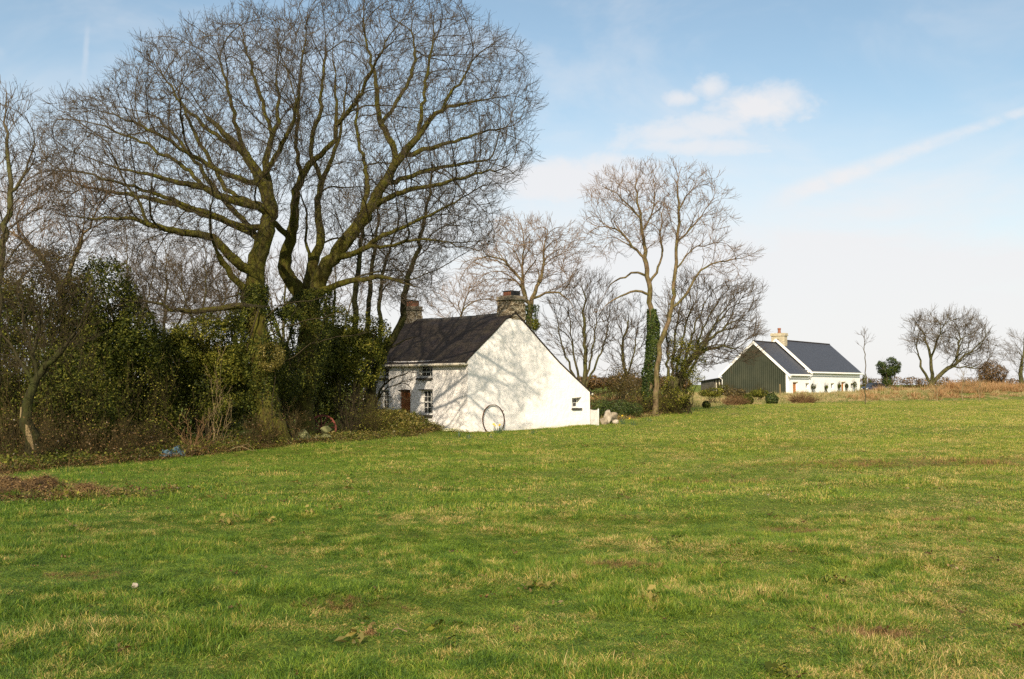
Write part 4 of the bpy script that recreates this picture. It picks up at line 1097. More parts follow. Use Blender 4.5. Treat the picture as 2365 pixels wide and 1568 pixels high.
# upright trunks left of the cottage
for i, (pts, d_, pl, lab) in enumerate([
    ([(818, 990, .17), (822, 800, .15), (818, 680, .13), (835, 560, .10), (842, 470, .06), (850, 400, .03)], 45.5, [(780, 640), (770, 480), (820, 400), (880, 440), (880, 620)], 'straight dark trunk, leftmost of three rising beside the leaning tree'),
    ([(845, 990, .16), (848, 850, .14), (852, 700, .12), (860, 600, .10), (872, 520, .06), (880, 440, .03)], 47.0, [(830, 620), (830, 460), (880, 400), (930, 480), (920, 640)], 'straight dark trunk, middle of three rising beside the leaning tree'),
    ([(900, 990, .15), (884, 850, .13), (876, 720, .11), (880, 640, .09), (905, 560, .06), (925, 500, .03)], 51.5, [(860, 700), (850, 560), (930, 500), (1000, 560), (1010, 660), (960, 700)], 'dark trunk just left of the small stone chimney'),
]):
    bare_tree('upright_tree', lab, 'tree', d_, [(pts, d_, d_)], pl, 2.2, 520, M_BARK_DARK, step=.33, kill=.45, spray=(3, .19, 3, 1), rtip=.0045, group='upright trees behind the big tree')
# thin wood behind, seen under the big crown
for i, (cx, d_, top, w_, lab) in enumerate([
    (290, 52, 545, 80, 'thin bare tree behind the tall evergreen, leftmost under the big crown'), (380, 56, 560, 85, 'thin bare tree behind the shrubs left of the low mossy branch'),
    (470, 53, 570, 80, 'thin bare tree standing behind the centre of the shrub belt'), (545, 57, 590, 70, 'thin bare tree seen just left of the broad mossy trunk'),
    (655, 55, 600, 60, 'thin bare tree seen between the two big trunks'), (770, 56, 600, 70, 'thin bare tree seen right of the forked big trunk')]):
    b_ = 990; pts = [(cx, b_, .12), (cx + 4, 880, .10), (cx - 3, 760, .08), (cx + 6, 660, .05), (cx + 2, top, .02)]
    br_ = [(pts, d_, d_), ([(cx, 800, .05), (cx - w_ * .5, 700, .035), (cx - w_ * .8, 620, .015)], d_, d_ - 1), ([(cx, 820, .05), (cx + w_ * .5, 720, .035), (cx + w_ * .8, 640, .015)], d_, d_ + 1)]
    bare_tree('thin_tree', lab, 'tree', d_, br_, [(cx - w_, 760), (cx - w_, 610), (cx - w_ * .5, top + 10), (cx, top - 15), (cx + w_ * .6, top + 15), (cx + w_, 640), (cx + w_, 760), (cx, 800)], 2.8, 950, M_BARK_ASH,
              step=.36, kill=.42, spray=(3, .2, 3, 1), rtip=.0055, group='thin trees behind the shrub belt')
# left edge trees
PL = [([(-20, 1040, 0.154), (-15, 900, 0.140), (-10, 700, 0.119), (5, 560, 0.091), (30, 450, 0.070), (20, 350, 0.049), (5, 270, 0.028), (15, 215, 0.014)], 27.0, 27.0),
      ([(30, 450, 0.049), (60, 400, 0.035), (80, 330, 0.021)], 27.0, 26.5), ([(-10, 640, 0.063), (-30, 480, 0.042), (-20, 380, 0.021)], 27, 28)]
bare_tree('edge_tree', 'tall bare tree at the left edge of the photo, rising above the brown thicket', 'tree', 27.0, PL, [(-60, 620), (-60, 300), (0, 215), (50, 260), (95, 330), (130, 420), (140, 560), (60, 660)], 2.8, 1900, M_BARK_ASH,
          step=.28, kill=.38, spray=(3, .16, 3, 1), rtip=.0038, wind=np.array([.1, 0, .12]))
PL2 = [([(84, 1052, .20), (74, 1010, .17), (56, 955, .13), (70, 900, .10), (100, 850, .085), (150, 800, .06)], 24.6, 24.4),
       ([(80, 880, 0.053), (75, 800, 0.038), (95, 740, 0.026), (110, 690, 0.015)], 24.5, 24.0), ([(72, 880, 0.053), (40, 820, 0.038), (10, 780, 0.022), (-20, 720, 0.015)], 24.5, 24.4),
       ([(150, 800, 0.038), (185, 750, 0.026), (200, 700, 0.015)], 24.4, 24.0), ([(80, 860, 0.038), (60, 760, 0.026), (40, 680, 0.015)], 24.5, 24.7)]
bare_tree('old_thorn_tree', 'gnarled dark tree with a split trunk showing pale bare wood at far left', 'tree', 24.6, PL2, [(-40, 880), (-50, 740), (0, 620), (80, 580), (170, 600), (230, 700), (210, 800), (120, 860)], 2.0, 1000, M_BARK_DARK,
          step=.22, kill=.32, spray=(3, .13, 3, 1), rtip=.0032, infl=1.6)
PL3 = [([(190, 1020, 0.102), (170, 900, 0.090), (150, 760, 0.078), (140, 660, 0.066), (100, 600, 0.060), (60, 560, 0.048), (20, 530, 0.030), (-20, 500, 0.018)], 33.5, 32.0),
       ([(140, 660, 0.054), (170, 600, 0.048), (190, 545, 0.039), (215, 500, 0.030), (250, 440, 0.015)], 33.2, 33.0)]
bare_tree('pale_limbed_tree', 'bare tree with pale sunlit limbs above the brown thicket at far left', 'tree', 33.5, PL3, [(-40, 600), (-40, 470), (60, 440), (180, 420), (270, 430), (280, 520), (220, 600), (120, 640), (40, 640)], 2.8, 2000, M_BARK_PALE,
          step=.28, kill=.36, spray=(3, .16, 3, 1), rtip=.004)
# behind the cottage
PE = [([(1222, 960, 0.216), (1220, 800, 0.194), (1219, 735, 0.180), (1228, 690, 0.144), (1245, 650, 0.115), (1257, 615, 0.086), (1250, 575, 0.050), (1262, 545, 0.022)], 63.0, 63.0),
      ([(1222, 720, 0.108), (1207, 660, 0.094), (1204, 610, 0.072), (1212, 560, 0.036), (1205, 530, 0.014)], 63.0, 62.0),
      ([(1232, 685, 0.086), (1262, 672, 0.072), (1290, 673, 0.058), (1318, 690, 0.036), (1325, 715, 0.014)], 63.0, 61.5),
      ([(1205, 650, 0.058), (1165, 600, 0.043), (1130, 590, 0.029), (1100, 600, 0.014)], 62.5, 61.5)]
bare_tree('ash_tree', 'pale bare tree behind the large stone chimney with ivy at its fork', 'tree', 63.0, PE, [(1078, 640), (1090, 590), (1135, 570), (1150, 532), (1210, 520), (1270, 528), (1330, 548), (1345, 590), (1325, 640), (1300, 690), (1230, 650), (1160, 690), (1100, 690)], 4.0, 1900, M_BARK_PALE,
          step=.42, kill=.5, infl=2.6, spray=(3, .26, 3, 1), rtip=.0068)
PF = [([(1345, 905, .16), (1352, 840, .14), (1350, 780, .12), (1346, 730, .09), (1352, 690, .05), (1340, 650, .02)], 66.0, 66.0)] + \
     [([(1345 + k * 3, 905, .09), (1345 + k * 16, 840, .07), (1345 + k * 27, 780, .045), (1345 + k * 32, 710, .02)], 66.0, 66 + k * .6) for k in (-2, -1, 1, 2)]
bare_tree('many_stemmed_tree', 'many stemmed bare tree behind the sloping gable, fanning upward', 'tree', 66.0, PF, [(1262, 760), (1275, 700), (1310, 655), (1350, 640), (1400, 660), (1425, 720), (1415, 800), (1350, 850), (1280, 820)], 3.0, 1500, M_BARK_ASH,
          step=.42, kill=.5, infl=2.6, spray=(3, .26, 3, 1), rtip=.0065, up=.3)
bare_tree('small_back_tree', 'low twiggy bare tree showing above the cottage ridge between the chimneys', 'tree', 72.0, [([(1060, 950, .12), (1062, 800, .10), (1060, 740, .07), (1075, 690, .03)], 72.0, 72.0)], [(1000, 740), (1010, 690), (1050, 665), (1100, 660), (1150, 690), (1150, 740)], 3.0, 620, M_BARK_PALE,
          step=.45, kill=.55, infl=2.6, spray=(3, .28, 3, 1), rtip=.0065)
bare_tree('brown_back_tree', 'brownish bare tree between the many stemmed tree and the ivy covered trunk', 'tree', 68.0, [([(1440, 930, .14), (1442, 860, .12), (1436, 800, .09), (1450, 740, .05)], 68.0, 68.0), ([(1442, 880, .08), (1465, 820, .05), (1470, 760, .02)], 68, 68)],
          [(1405, 850), (1400, 780), (1420, 730), (1460, 700), (1495, 730), (1500, 850), (1450, 880)], 2.4, 900, M_BARK_ASH, step=.4, kill=.48, infl=2.4, spray=(3, .24, 3, 1), rtip=.007)
# the tall pair
G1 = [([(1498, 958, 0.245), (1500, 880, 0.204), (1506, 800, 0.184), (1503, 720, 0.170), (1500, 680, 0.156), (1492, 620, 0.136), (1487, 560, 0.109), (1478, 505, 0.082), (1470, 450, 0.054), (1468, 405, 0.027)], 61.0, 61.0),
      ([(1503, 685, 0.088), (1480, 672, 0.075), (1445, 676, 0.061), (1415, 690, 0.041), (1390, 715, 0.020)], 61.0, 59.0),
      ([(1495, 645, 0.082), (1470, 630, 0.068), (1430, 640, 0.054), (1405, 660, 0.034), (1395, 680, 0.014)], 61.0, 62.5),
      ([(1490, 600, 0.088), (1450, 560, 0.068), (1430, 530, 0.054), (1400, 520, 0.034), (1370, 530, 0.020)], 61.0, 60.0),
      ([(1500, 650, 0.088), (1518, 625, 0.075), (1530, 590, 0.061), (1525, 530, 0.041), (1535, 450, 0.020)], 61.0, 62.5),
      ([(1478, 505, 0.054), (1440, 460, 0.041), (1400, 435, 0.027)], 61.0, 59.5), ([(1487, 540, 0.054), (1510, 480, 0.041), (1515, 420, 0.020)], 61, 60)]
bare_tree('ash_tree', 'tall pale bare tree with thick ivy up its straight trunk, right of the cottage', 'tree', 61.0, G1, [(1362, 560), (1355, 500), (1360, 450), (1410, 405), (1465, 385), (1520, 400), (1548, 430), (1550, 520), (1520, 580), (1490, 590), (1440, 570), (1400, 600)], 3.6, 1700, M_BARK_PALE,
          step=.40, kill=.50, infl=2.4, spray=(3, .24, 3, 1), rtip=.0060, shell=.35)
G2 = [([(1513, 962, 0.187), (1515, 880, 0.156), (1523, 800, 0.148), (1545, 735, 0.133), (1555, 680, 0.117), (1561, 600, 0.101), (1566, 500, 0.078), (1566, 440, 0.047), (1562, 395, 0.023)], 60.0, 60.0),
      ([(1552, 710, 0.086), (1590, 675, 0.070), (1612, 625, 0.062), (1650, 605, 0.047), (1700, 600, 0.031), (1738, 585, 0.016)], 60.0, 59.0),
      ([(1563, 560, 0.062), (1590, 530, 0.047), (1620, 500, 0.035), (1650, 450, 0.016)], 60, 61), ([(1560, 620, 0.055), (1600, 570, 0.039), (1660, 560, 0.023)], 60, 61.5),
      ([(1566, 480, 0.047), (1590, 440, 0.031), (1620, 420, 0.016)], 60, 59)]
bare_tree('ash_tree', 'slim pale bare tree leaning right beside the ivy covered trunk', 'tree', 60.0, G2, [[(1545, 560), (1535, 440), (1555, 388), (1610, 400), (1660, 430), (1680, 500), (1665, 560), (1600, 600)], [(1620, 640), (1640, 570), (1700, 575), (1735, 590), (1690, 640)]], 2.8, 950, M_BARK_PALE,
          step=.40, kill=.52, infl=2.4, spray=(3, .24, 3, 1), rtip=.0060, shell=.35)
# windswept bush tree
PH = [([(1545, 950, .24), (1552, 900, .20), (1580, 850, .16), (1620, 800, .12), (1660, 765, .07), (1700, 740, .03)], 63.5, 63.5)] + \
     [([(1535 + 3 * k, 945, .12), (1540 + 8 * k, 880, .10), (1540 + 17 * k, 800, .07), (1540 + 24 * k, 730, .045), (1550 + 30 * k, 680, .02)], 63.5, 63.5 + (k - 3) * .6) for k in range(0, 6)] + \
     [([(1590, 840, .08), (1640, 800, .06), (1680, 800, .04), (1720, 820, .02)], 63.5, 62), ([(1570, 870, .09), (1600, 820, .07), (1660, 740, .05), (1720, 680, .02)], 63.5, 65)]
bare_tree('windswept_tree', 'bushy windswept tree sweeping right towards the far house', 'tree', 63.5, PH, [(1530, 700), (1560, 650), (1600, 650), (1650, 675), (1720, 660), (1745, 680), (1740, 760), (1730, 830), (1680, 840), (1620, 860), (1560, 880), (1530, 850)], 3.6, 2400, M_BARK_ASH,
          step=.38, kill=.44, infl=2.2, spray=(3, .24, 3, 1), rtip=.0068, wind=np.array([.35, 0, .1]), jit=.14)
# right side
PR = [([(2150, 893, 0.297), (2151, 850, 0.259), (2146, 810, 0.194), (2135, 780, 0.118), (2122, 755, 0.054)], 150, 150),
      ([(2148, 825, 0.135), (2160, 795, 0.108), (2170, 770, 0.065), (2180, 750, 0.032)], 150, 148), ([(2128, 890, 0.216), (2127, 850, 0.184), (2120, 815, 0.108), (2112, 790, 0.044)], 150, 152),
      ([(2172, 893, 0.243), (2180, 865, 0.226), (2205, 840, 0.184), (2235, 815, 0.130), (2260, 795, 0.065), (2275, 780, 0.032)], 150, 149),
      ([(2205, 840, 0.108), (2210, 805, 0.081), (2215, 775, 0.044)], 150, 152), ([(2190, 858, 0.108), (2220, 848, 0.081), (2260, 850, 0.044), (2290, 855, 0.022)], 150, 149)]
bare_tree('wide_tree', 'wide spreading bare tree with three trunks standing far off at the right', 'tree', 150.0, PR, [(2095, 800), (2098, 760), (2120, 738), (2170, 745), (2210, 735), (2250, 745), (2285, 785), (2290, 830), (2270, 858), (2215, 848), (2190, 830), (2165, 800), (2140, 790), (2112, 830)], 7.5, 2600, M_BARK_ASH,
          step=.75, kill=.85, infl=4.5, spray=(3, .55, 3, 1), rtip=.013, twmax=.06, split_r=.12)
bare_tree('faint_tree', 'thin bare tree cut off by the right edge of the photo', 'tree', 165.0, [([(2357, 890, .4), (2358, 850, .3), (2362, 820, .15), (2370, 790, .05)], 165, 165)], [(2322, 840), (2330, 800), (2360, 775), (2400, 780), (2400, 860), (2350, 870)], 5, 500, M_BARK_ASH,
          step=.8, kill=.9, infl=4.5, spray=(3, .55, 3, 1), rtip=.011, twmax=.06, split_r=.12)
for i, (pts, d_, lab) in enumerate([
    ([(1996, 941, .05), (1998, 900, .045), (1999, 870, .04), (1997, 830, .03), (1995, 790, .02), (1996, 765, .01)], 78, 'tall thin sapling standing in front of the right end of the white house'),
    ([(2164, 927, .045), (2164, 900, .035), (2163, 874, .02)], 84, 'thin pale sapling below the wide tree, leftmost of three by the rough grass'),
    ([(2221, 928, .055), (2221, 900, .04), (2222, 880, .03), (2225, 860, .015)], 84, 'thin pale sapling with straw round its foot, middle of three by the rough grass'),
    ([(2262, 928, .045), (2261, 900, .035), (2260, 872, .02)], 84, 'thin pale sapling left of the brown bush, rightmost of three by the rough grass')]):
    tp = pts[-1]
    bare_tree('sapling', lab, 'sapling', d_, [(pts, d_, d_)], [(tp[0] - 16, tp[1] + 45), (tp[0] - 10, tp[1] + 15), (tp[0], tp[1]), (tp[0] + 12, tp[1] + 15), (tp[0] + 18, tp[1] + 45)], .6, 28, M_BARK_ASH if i == 0 else M_STEM_PALE,
              step=.3, kill=.3, infl=2.0, spray=(2, .2, 2, 0), rtip=.006, split_r=.012, group='saplings planted along the field edge')

mb = MB()
wp = [(50, 940, 24.47), (54, 962, 24.46), (62, 985, 24.44), (69, 1008, 24.44), (76, 1035, 24.44)]
b0_ = ground_pt(84, 24.6)
mb.tube([P(*q_) - b0_ for q_ in wp], [.03, .085, .05, .09, .03], 7)
wood_root = [o for o in bpy.data.objects if o.get('label', '').startswith('gnarled')][0]
wo = mb.build('bare_wood', M_STEM_PALE, wood_root); wo.location = [float(c) for c in (b0_ - np.array(wood_root.location))]

# ------------------------------------------------------------------ evergreen shrubs, ivy and thickets
SH = [
 ('dark evergreen crowding round the middle of the broad trunk', [(655, 770, 35, 55, 75), (560, 760, 34.2, 50, 60), (660, 880, 35, 45, 60)], 9000, .07, M_LEAF_DARK, .48),
 ('brownish olive bush spreading under the pale limbs at far left', [(60, 650, 29.5, 110, 85), (150, 620, 29.8, 60, 60), (-10, 720, 29.5, 80, 90)], 9000, .055, M_LEAF_SERE, .50),
 ('tall rounded dark evergreen rising above the shrub belt at left', [(232, 690, 31, 88, 95), (175, 740, 31, 70, 80), (290, 780, 31, 80, 100), (220, 850, 31, 115, 120)], 25000, .078, M_LEAF_DARK, .35),
 ('dark evergreen shrub in front of the tall one, low at left', [(150, 900, 27.5, 90, 110), (215, 960, 27.5, 80, 80)], 9000, .07, M_LEAF_DARK, .50),
 ('dark shrub behind the split trunk at far left', [(20, 800, 29, 95, 150), (-30, 930, 29, 80, 110), (60, 960, 29, 70, 80)], 11000, .07, M_LEAF_DARK, .48),
 ('dark green shrub filling the belt left of centre', [(345, 850, 33, 85, 115), (330, 960, 33, 85, 80)], 13000, .075, M_LEAF_DARK, .48),
 ('yellowish green evergreen left of the broad mossy trunk', [(480, 785, 34, 92, 62), (430, 830, 34, 70, 70), (535, 840, 34, 55, 80)], 17000, .070, M_LEAF_OLIVE, .43),
 ('dull green shrub under the yellowish evergreen', [(480, 900, 34.4, 85, 70), (540, 940, 34.4, 60, 60)], 8000, .07, M_LEAF_DARK, .50),
 ('green evergreen between the trunks and the leaning tree', [(800, 825, 42, 88, 80), (850, 775, 42, 50, 55), (760, 760, 42, 70, 60)], 19000, .085, M_LEAF_OLIVE, .42),
 ('dark evergreen behind the forked trunk', [(720, 830, 41, 90, 90), (680, 900, 41, 70, 60)], 10000, .085, M_LEAF_DARK, .46),
]
for i, (lab, bl, n, s_, m_, gp_) in enumerate(SH):
    shrub('evergreen_shrub', lab, 'shrub', bl, int(n * 1.7), s_ * 1.08, m_, M_BARK_DARK, 7, gap=gp_ - .02, seed=i * 3, gs=1.0 if i else .9)
BK = [('dark evergreen wall behind the shrubs, far left part', 30, 870, 150, 230), ('dark evergreen wall behind the shrubs, left part', 240, 890, 150, 150), ('dark evergreen wall behind the shrubs, centre part', 430, 900, 140, 130),
      ('dark evergreen wall behind the broad mossy trunk', 600, 900, 120, 120), ('dark evergreen wall left of the cottage', 760, 890, 110, 130)]
for i, (lab, cx, cy, rx, ry) in enumerate(BK):
    shrub('backing_shrub', lab, 'shrub', [(cx, cy, 40 if i < 3 else 50, rx, ry, 2.4)], 11000, .17, M_LEAF_DARK, M_BARK_DARK, 8, gap=.30, seed=50 + i, gs=.7, shell=.4, group='dark evergreens closing the back of the belt')
shrub('golden_shrub', 'small golden green bush growing from the side of the broad mossy trunk', 'shrub', [(625, 822, 32.4, 32, 34, .5)], 2600, .055, M_LEAF_GOLD, M_BARK_DARK, 1, gap=.42, seed=5, gs=2, srad=.015)

def ivy(name, label, segs, n, size, mat, seed=0, group=None):
    """ivy clothing a trunk: leaves spread on a tube around a path [(px,py,d,r)]"""
    pts = [P(a, b, c) for a, b, c, _ in segs]; rr = [s[3] for s in segs]
    base = ground_pt(segs[0][0], segs[0][2])
    C = []; N = []
    k = rng.random(n) ** .8 * (len(pts) - 1); i0 = np.minimum(k.astype(int), len(pts) - 2); f = k - i0
    pp = np.array(pts); r_ = np.array(rr)
    c = pp[i0] * (1 - f)[:, None] + pp[i0 + 1] * f[:, None]; ra = r_[i0] * (1 - f) + r_[i0 + 1] * f
    a = rng.random(n) * 2 * math.pi; lum = .75 + .5 * vnoise(a * 1.2, c[:, 2], 1.7, seed)
    o = np.stack([np.cos(a), np.sin(a), np.zeros(n)], 1)
    keep = vnoise(a * 1.5, c[:, 2], 1.3, seed + 4) > .22
    c = (c + o * (ra * lum)[:, None] + rng.normal(0, .03, (n, 3)))[keep]
    v, fq, rn = leaf_quads(c - base, size, o[keep])
    root = empty(name, base, 0, label, 'ivy', group)
    link('foliage', mesh_np('foliage', v, [fq], {'rnd': rn}), mat, root)
    mb = MB()
    for q_ in range(3):
        a_ = q_ * 2.1; mb.tube([p_ - base + np.array([math.cos(a_ + j_ * .7), math.sin(a_ + j_ * .7), 0]) * rr[j_] * .8 for j_, p_ in enumerate(pts)], .025, 5)
    mb.build('vine', M_BARK_DARK, root)
ivy('ivy', 'dark green ivy climbing the tall straight trunk right of the cottage', [(1497, 955, 61, .42), (1500, 900, 61, .46), (1503, 850, 61, .48), (1507, 800, 61, .40), (1508, 750, 61, .33), (1505, 715, 61, .22)], 12000, .12, M_LEAF_IVY, 1)
ivy('ivy', 'thick ivy on the forked trunk of the big tree', [(706, 930, 37, .38), (708, 850, 37, .6), (714, 770, 37, .85), (714, 705, 37, .8), (730, 670, 36.8, .6)], 11000, .075, M_LEAF_DARK, 2)
ivy('ivy', 'ragged ivy hanging halfway up the broad mossy trunk', [(622, 985, 33, .42), (608, 905, 33, .44), (602, 860, 33, .56), (600, 800, 33, .72), (592, 740, 33, .62), (588, 700, 33, .42), (590, 660, 33, .36)], 13000, .075, M_LEAF_DARK, 3)
ivy('ivy', 'small dark ivy clump at the fork behind the large chimney', [(1219, 800, 63, .4), (1218, 740, 63, .5), (1226, 705, 63, .42)], 3000, .09, M_LEAF_IVY, 4)
shrub('ivy_bush', 'bright green ivy tuft just right of the large chimney', 'ivy', [(1236, 750, 60, 10, 14)], 900, .09, M_LEAF_OLIVE, M_BARK_DARK, 3, gap=.3, seed=9)
shrub('ivy_clad_tree', 'small far tree wholly wrapped in dark ivy, between house and wide tree', 'tree', [(2051, 848, 130, 27, 24, 1.4), (2047, 882, 130, 11, 18, .6)], 7000, .17, M_LEAF_IVY, M_BARK_ASH, 26, gap=.34, seed=12, gs=.6, srad=.07)
# thickets of thin stems
TH = [('brown twiggy thicket filling the left edge above the split trunk', 70, 28.2, 150, 450, 120, M_STEM_BROWN, .009, (.05, -.02)),
      ('brown thicket between the edge tree and the tall evergreen', 140, 26.5, 110, 260, 70, M_STEM_BROWN, .008, (0, 0)),
      ('olive brown thicket before the tall evergreen', 250, 27.6, 110, 200, 34, M_STEM_BROWN, .007, (.1, 0)),
      ('sparse thicket of thin stems left of centre', 370, 30.0, 90, 200, 30, M_STEM_BROWN, .007, (.05, 0)),
      ('tall pale hazel stems fanning up left of the broad trunk', 500, 31.6, 40, 235, 10, M_STEM_PALE, .009, (.06, 0)),
      ('low brown bramble tangle at the foot of the thicket, far left', 40, 24.6, 120, 110, 80, M_STEM_BROWN, .006, (0, -.05)),
      ('low brown bramble tangle below the tall evergreen', 230, 26.2, 120, 75, 90, M_STEM_BROWN, .006, (0, -.05)),
      ('low brown bramble tangle left of the blue scraps', 330, 28.0, 80, 60, 60, M_STEM_BROWN, .006, (0, -.05)),
      ('upright thin stems crowding under the evergreen right of the trunks', 805, 39.4, 40, 120, 36, M_BARK_DARK, .010, (0, 0)),
      ('brown dry grassy tangle beside the front bank', 850, 40.4, 45, 80, 70, M_STEM_BROWN, .006, (.15, 0)),
      ('brown undergrowth at the foot of the windswept tree', 1550, 62.8, 42, 45, 90, M_STEM_BROWN, .008, (0, 0)),
      ('brown undergrowth around the foot of the ivy covered trunk', 1490, 60.4, 50, 45, 90, M_STEM_BROWN, .010, (0, 0)),
      ('dense brown thicket behind the dark hedge', 1420, 70, 70, 75, 90, M_STEM_BROWN, .012, (.05, 0))]
TH += [('dry bramble and stems against the foot of the broad trunk', 600, 32.0, 45, 60, 40, M_STEM_BROWN, .007, (.1, 0)), ('short stems and brambles right of the broad trunk', 672, 33.4, 30, 70, 26, M_STEM_BROWN, .007, (0, 0))]
for lab, px, d_, w_, h_, n_, m_, r_, ln in TH:
    thicket('thicket', lab, 'thicket', px, d_, w_, h_, n_, m_, r_, ln, leafmat=M_LEAF_BROWN if 'bramble' in lab else M_LEAF_OLIVE, nleaf=n_ * (45 if h_ > 180 else 12), lsize=.05 if d_ < 50 else .09)
thicket('cut_shrub', 'small reddish cut shrub with bare stems fanning from one stool', 'shrub', 448, 28.6, 62, 105, 22, M_STEM_RED, .012, (.12, 0), foot=.06, spread=.75, tw=(1, .12, 2, 0))
shrub('brown_bush', 'round rusty brown bush beside the wide tree at the right', 'bush', [(2290, 862, 118, 36, 28, 1.5)], 5200, .15, M_LEAF_BROWN, M_STEM_BROWN, 60, gap=.36, seed=22, gs=.8, srad=.03)
# foliage of the windswept tree's ivy heart
shrub('ivy_bush', 'olive green ivy mass within the windswept tree', 'ivy', [(1590, 850, 63, 45, 45, 1.2), (1570, 800, 63, 32, 45, 1.0), (1612, 800, 63, 26, 26, .8), (1560, 900, 62.5, 40, 40, 1.0)], 8000, .09, M_LEAF_OLIVE, M_BARK_DARK, 10, gap=.53, seed=31, gs=1.3)
shrub('brown_bush', 'sunlit brown olive thicket round the feet of the pair of pale trees', 'bush', [(1535, 905, 64, 45, 40, 1.2), (1470, 900, 64, 30, 45, 1.0), (1440, 880, 67, 40, 45, 1.2)], 7000, .10, M_LEAF_SERE, M_STEM_BROWN, 50, gap=.45, seed=44, gs=1.2, srad=.015)
for i_s, (lab_, bl_, n_s, m_s) in enumerate([('ragged brown green shrub below the left corner of the green gable', [(1650, 906, 88, 26, 11, 1.2), (1628, 908, 88, 14, 8, .8)], 2600, M_LEAF_OLIVE),
        ('ragged rusty shrub below the middle of the green gable', [(1697, 908, 87, 28, 12, 1.2)], 2400, M_LEAF_SERE), ('low ragged green shrub below the right part of the green gable', [(1752, 908, 92, 22, 9, 1.0)], 1800, M_LEAF_OLIVE),
        ('low dark shrub at the left corner of the far house beside the shed', [(1668, 897, 132, 14, 8, 1.0)], 1200, M_LEAF_DARK)]):
    shrub('garden_shrub', lab_, 'shrub', bl_, n_s, .12, m_s, M_STEM_BROWN, 26, gap=.40, seed=90 + i_s, gs=1.6, srad=.012)
# clipped balls
for i, (px, py, r_, d_, lab) in enumerate([(1577, 923, 16, 69.5, 'clipped dark round bush, largest, nearest the windswept tree'), (1630, 922, 9, 74.5, 'smallest clipped dark round bush, second from the windswept tree'),
                                          (1725, 915, 13, 82.5, 'clipped dark round bush behind the brown rushes'), (1781, 919, 14, 81.5, 'clipped round bush in front of the green gable corner')]):
    b_ = ground_pt(px, d_); rm = r_ / F * d_
    root = empty('round_bush', b_, 0, lab, 'bush', 'clipped round bushes by the far garden')
    n_ = 2600; u = rng.normal(0, 1, (n_, 3)); u /= np.linalg.norm(u, axis=1, keepdims=True)
    u = u[u[:, 2] > -.75]; lum = 1 + .38 * (vnoise(u[:, 0] * 2, u[:, 2] * 2 + u[:, 1], 2, i) - .5)
    c = u * (rm * lum * rng.uniform(.82, 1.02, len(u)))[:, None] + np.array([0, 0, rm * .85])
    v, fq, rn = leaf_quads(c, .10, u); link('foliage', mesh_np('foliage', v, [fq], {'rnd': rn}), M_LEAF_DARK if i != 3 else M_LEAF_IVY, root)
    mb = MB(); mb.tube([(0, 0, -.05), (.02, 0, rm * .4), (0, .02, rm)], [.05, .04, .02], 7); mb.build('stem', M_BARK_DARK, root)
# dark hedge right of the cottage
shrub('hedge', 'low dark green hedge behind the white corrugated panel', 'hedge', [(1385, 945, 57, 30, 26, .9), (1425, 945, 57.5, 40, 22, .9), (1462, 946, 58, 24, 17, .9)], 9000, .07, M_LEAF_IVY, M_BARK_DARK, 14, gap=.2, seed=41)
shrub('wall_plant', 'small dark evergreen at the foot of the front wall under the window', 'shrub', [(983, 985, 44.6, 15, 18, .35), (972, 996, 44.2, 16, 12, .3)], 2200, .05, M_LEAF_IVY, M_BARK_DARK, 5, gap=.25, seed=43)
# shrubs against the far house
for i, (px, h_, w_, lab) in enumerate([(1878, 16, 12, 'small dark shrub by the white wall left of the second door'), (1908, 10, 8, 'smallest shrub by the white wall of the far house'), (1938, 13, 8, 'small shrub just left of the second orange door'), (1955, 12, 8, 'small shrub just right of the second orange door'), (1974, 16, 9, 'dark shrub near the right end of the white wall'), (1995, 34, 7, 'dark conifer at the right corner of the far house'), (2009, 20, 7, 'little conifer right of the far house')]):
    so_ = (px - 1820) / 165.0; d_ = (136 + 24 * so_) if px < 1990 else (163 if i == 5 else 140)
    b_ = P(px, 905 - 6 * so_, d_); 
    shrub('garden_shrub', lab, 'shrub', [(px, 903 - 7 * so_ - h_ * .5, d_, w_ * .45, h_ * .45)], 260, .16, M_LEAF_DARK, M_STEM_BROWN, 8, gap=.3, seed=60 + i, gs=1.5, group='shrubs round the far house')
# far hedgerows on the skyline
for i, (x0, x1, y, d_, h_, m_, lab) in enumerate([(2000, 2380, 884, 210, 14, M_LEAF_BROWN, 'long low brown hedgerow on the skyline at the right'), (1350, 1580, 884, 130, 20, M_LEAF_BROWN, 'brown hedgerow seen between the trunks right of the cottage'),
                                               (1000, 1370, 886, 150, 18, M_LEAF_BROWN, 'brown hedgerow far behind the cottage')]):
    bl = [(x, y + rng.uniform(-2, 2), d_, (x1 - x0) / 16, h_ * rng.uniform(.6, 1.1), 1.5) for x in np.linspace(x0, x1, 12)]
    shrub('hedgerow', lab, 'hedge', bl, 7000, .32, m_, M_STEM_BROWN, 30, gap=.25, seed=70 + i, gs=.5)
# rush clumps and post near the far garden
for i, (px, d_, w_, h_, n_, lab) in enumerate([(1851, 84.5, 34, 27, 260, 'brown rush clump standing in front of the white wall'), (1697, 81, 34, 26, 260, 'reddish brown rush clump below the green gable')]):
    thicket('rush_clump', lab, 'rushes', px, d_, w_, h_, n_, M_STEM_RED, .022, (0, 0), twigs=False, spread=.45, foot=.5, group='rush clumps at the field edge')
b_ = ground_pt(1800, 118); rt = empty('fence_post', b_, 0, 'weathered wooden post standing before the green gable', 'post')
mb = MB(); mb.tube([(0, 0, -.3), (.01, 0, .6), (.0, .01, 1.45)], [.085, .08, .07], 9); mb.build('timber', M_STEM_PALE, rt)

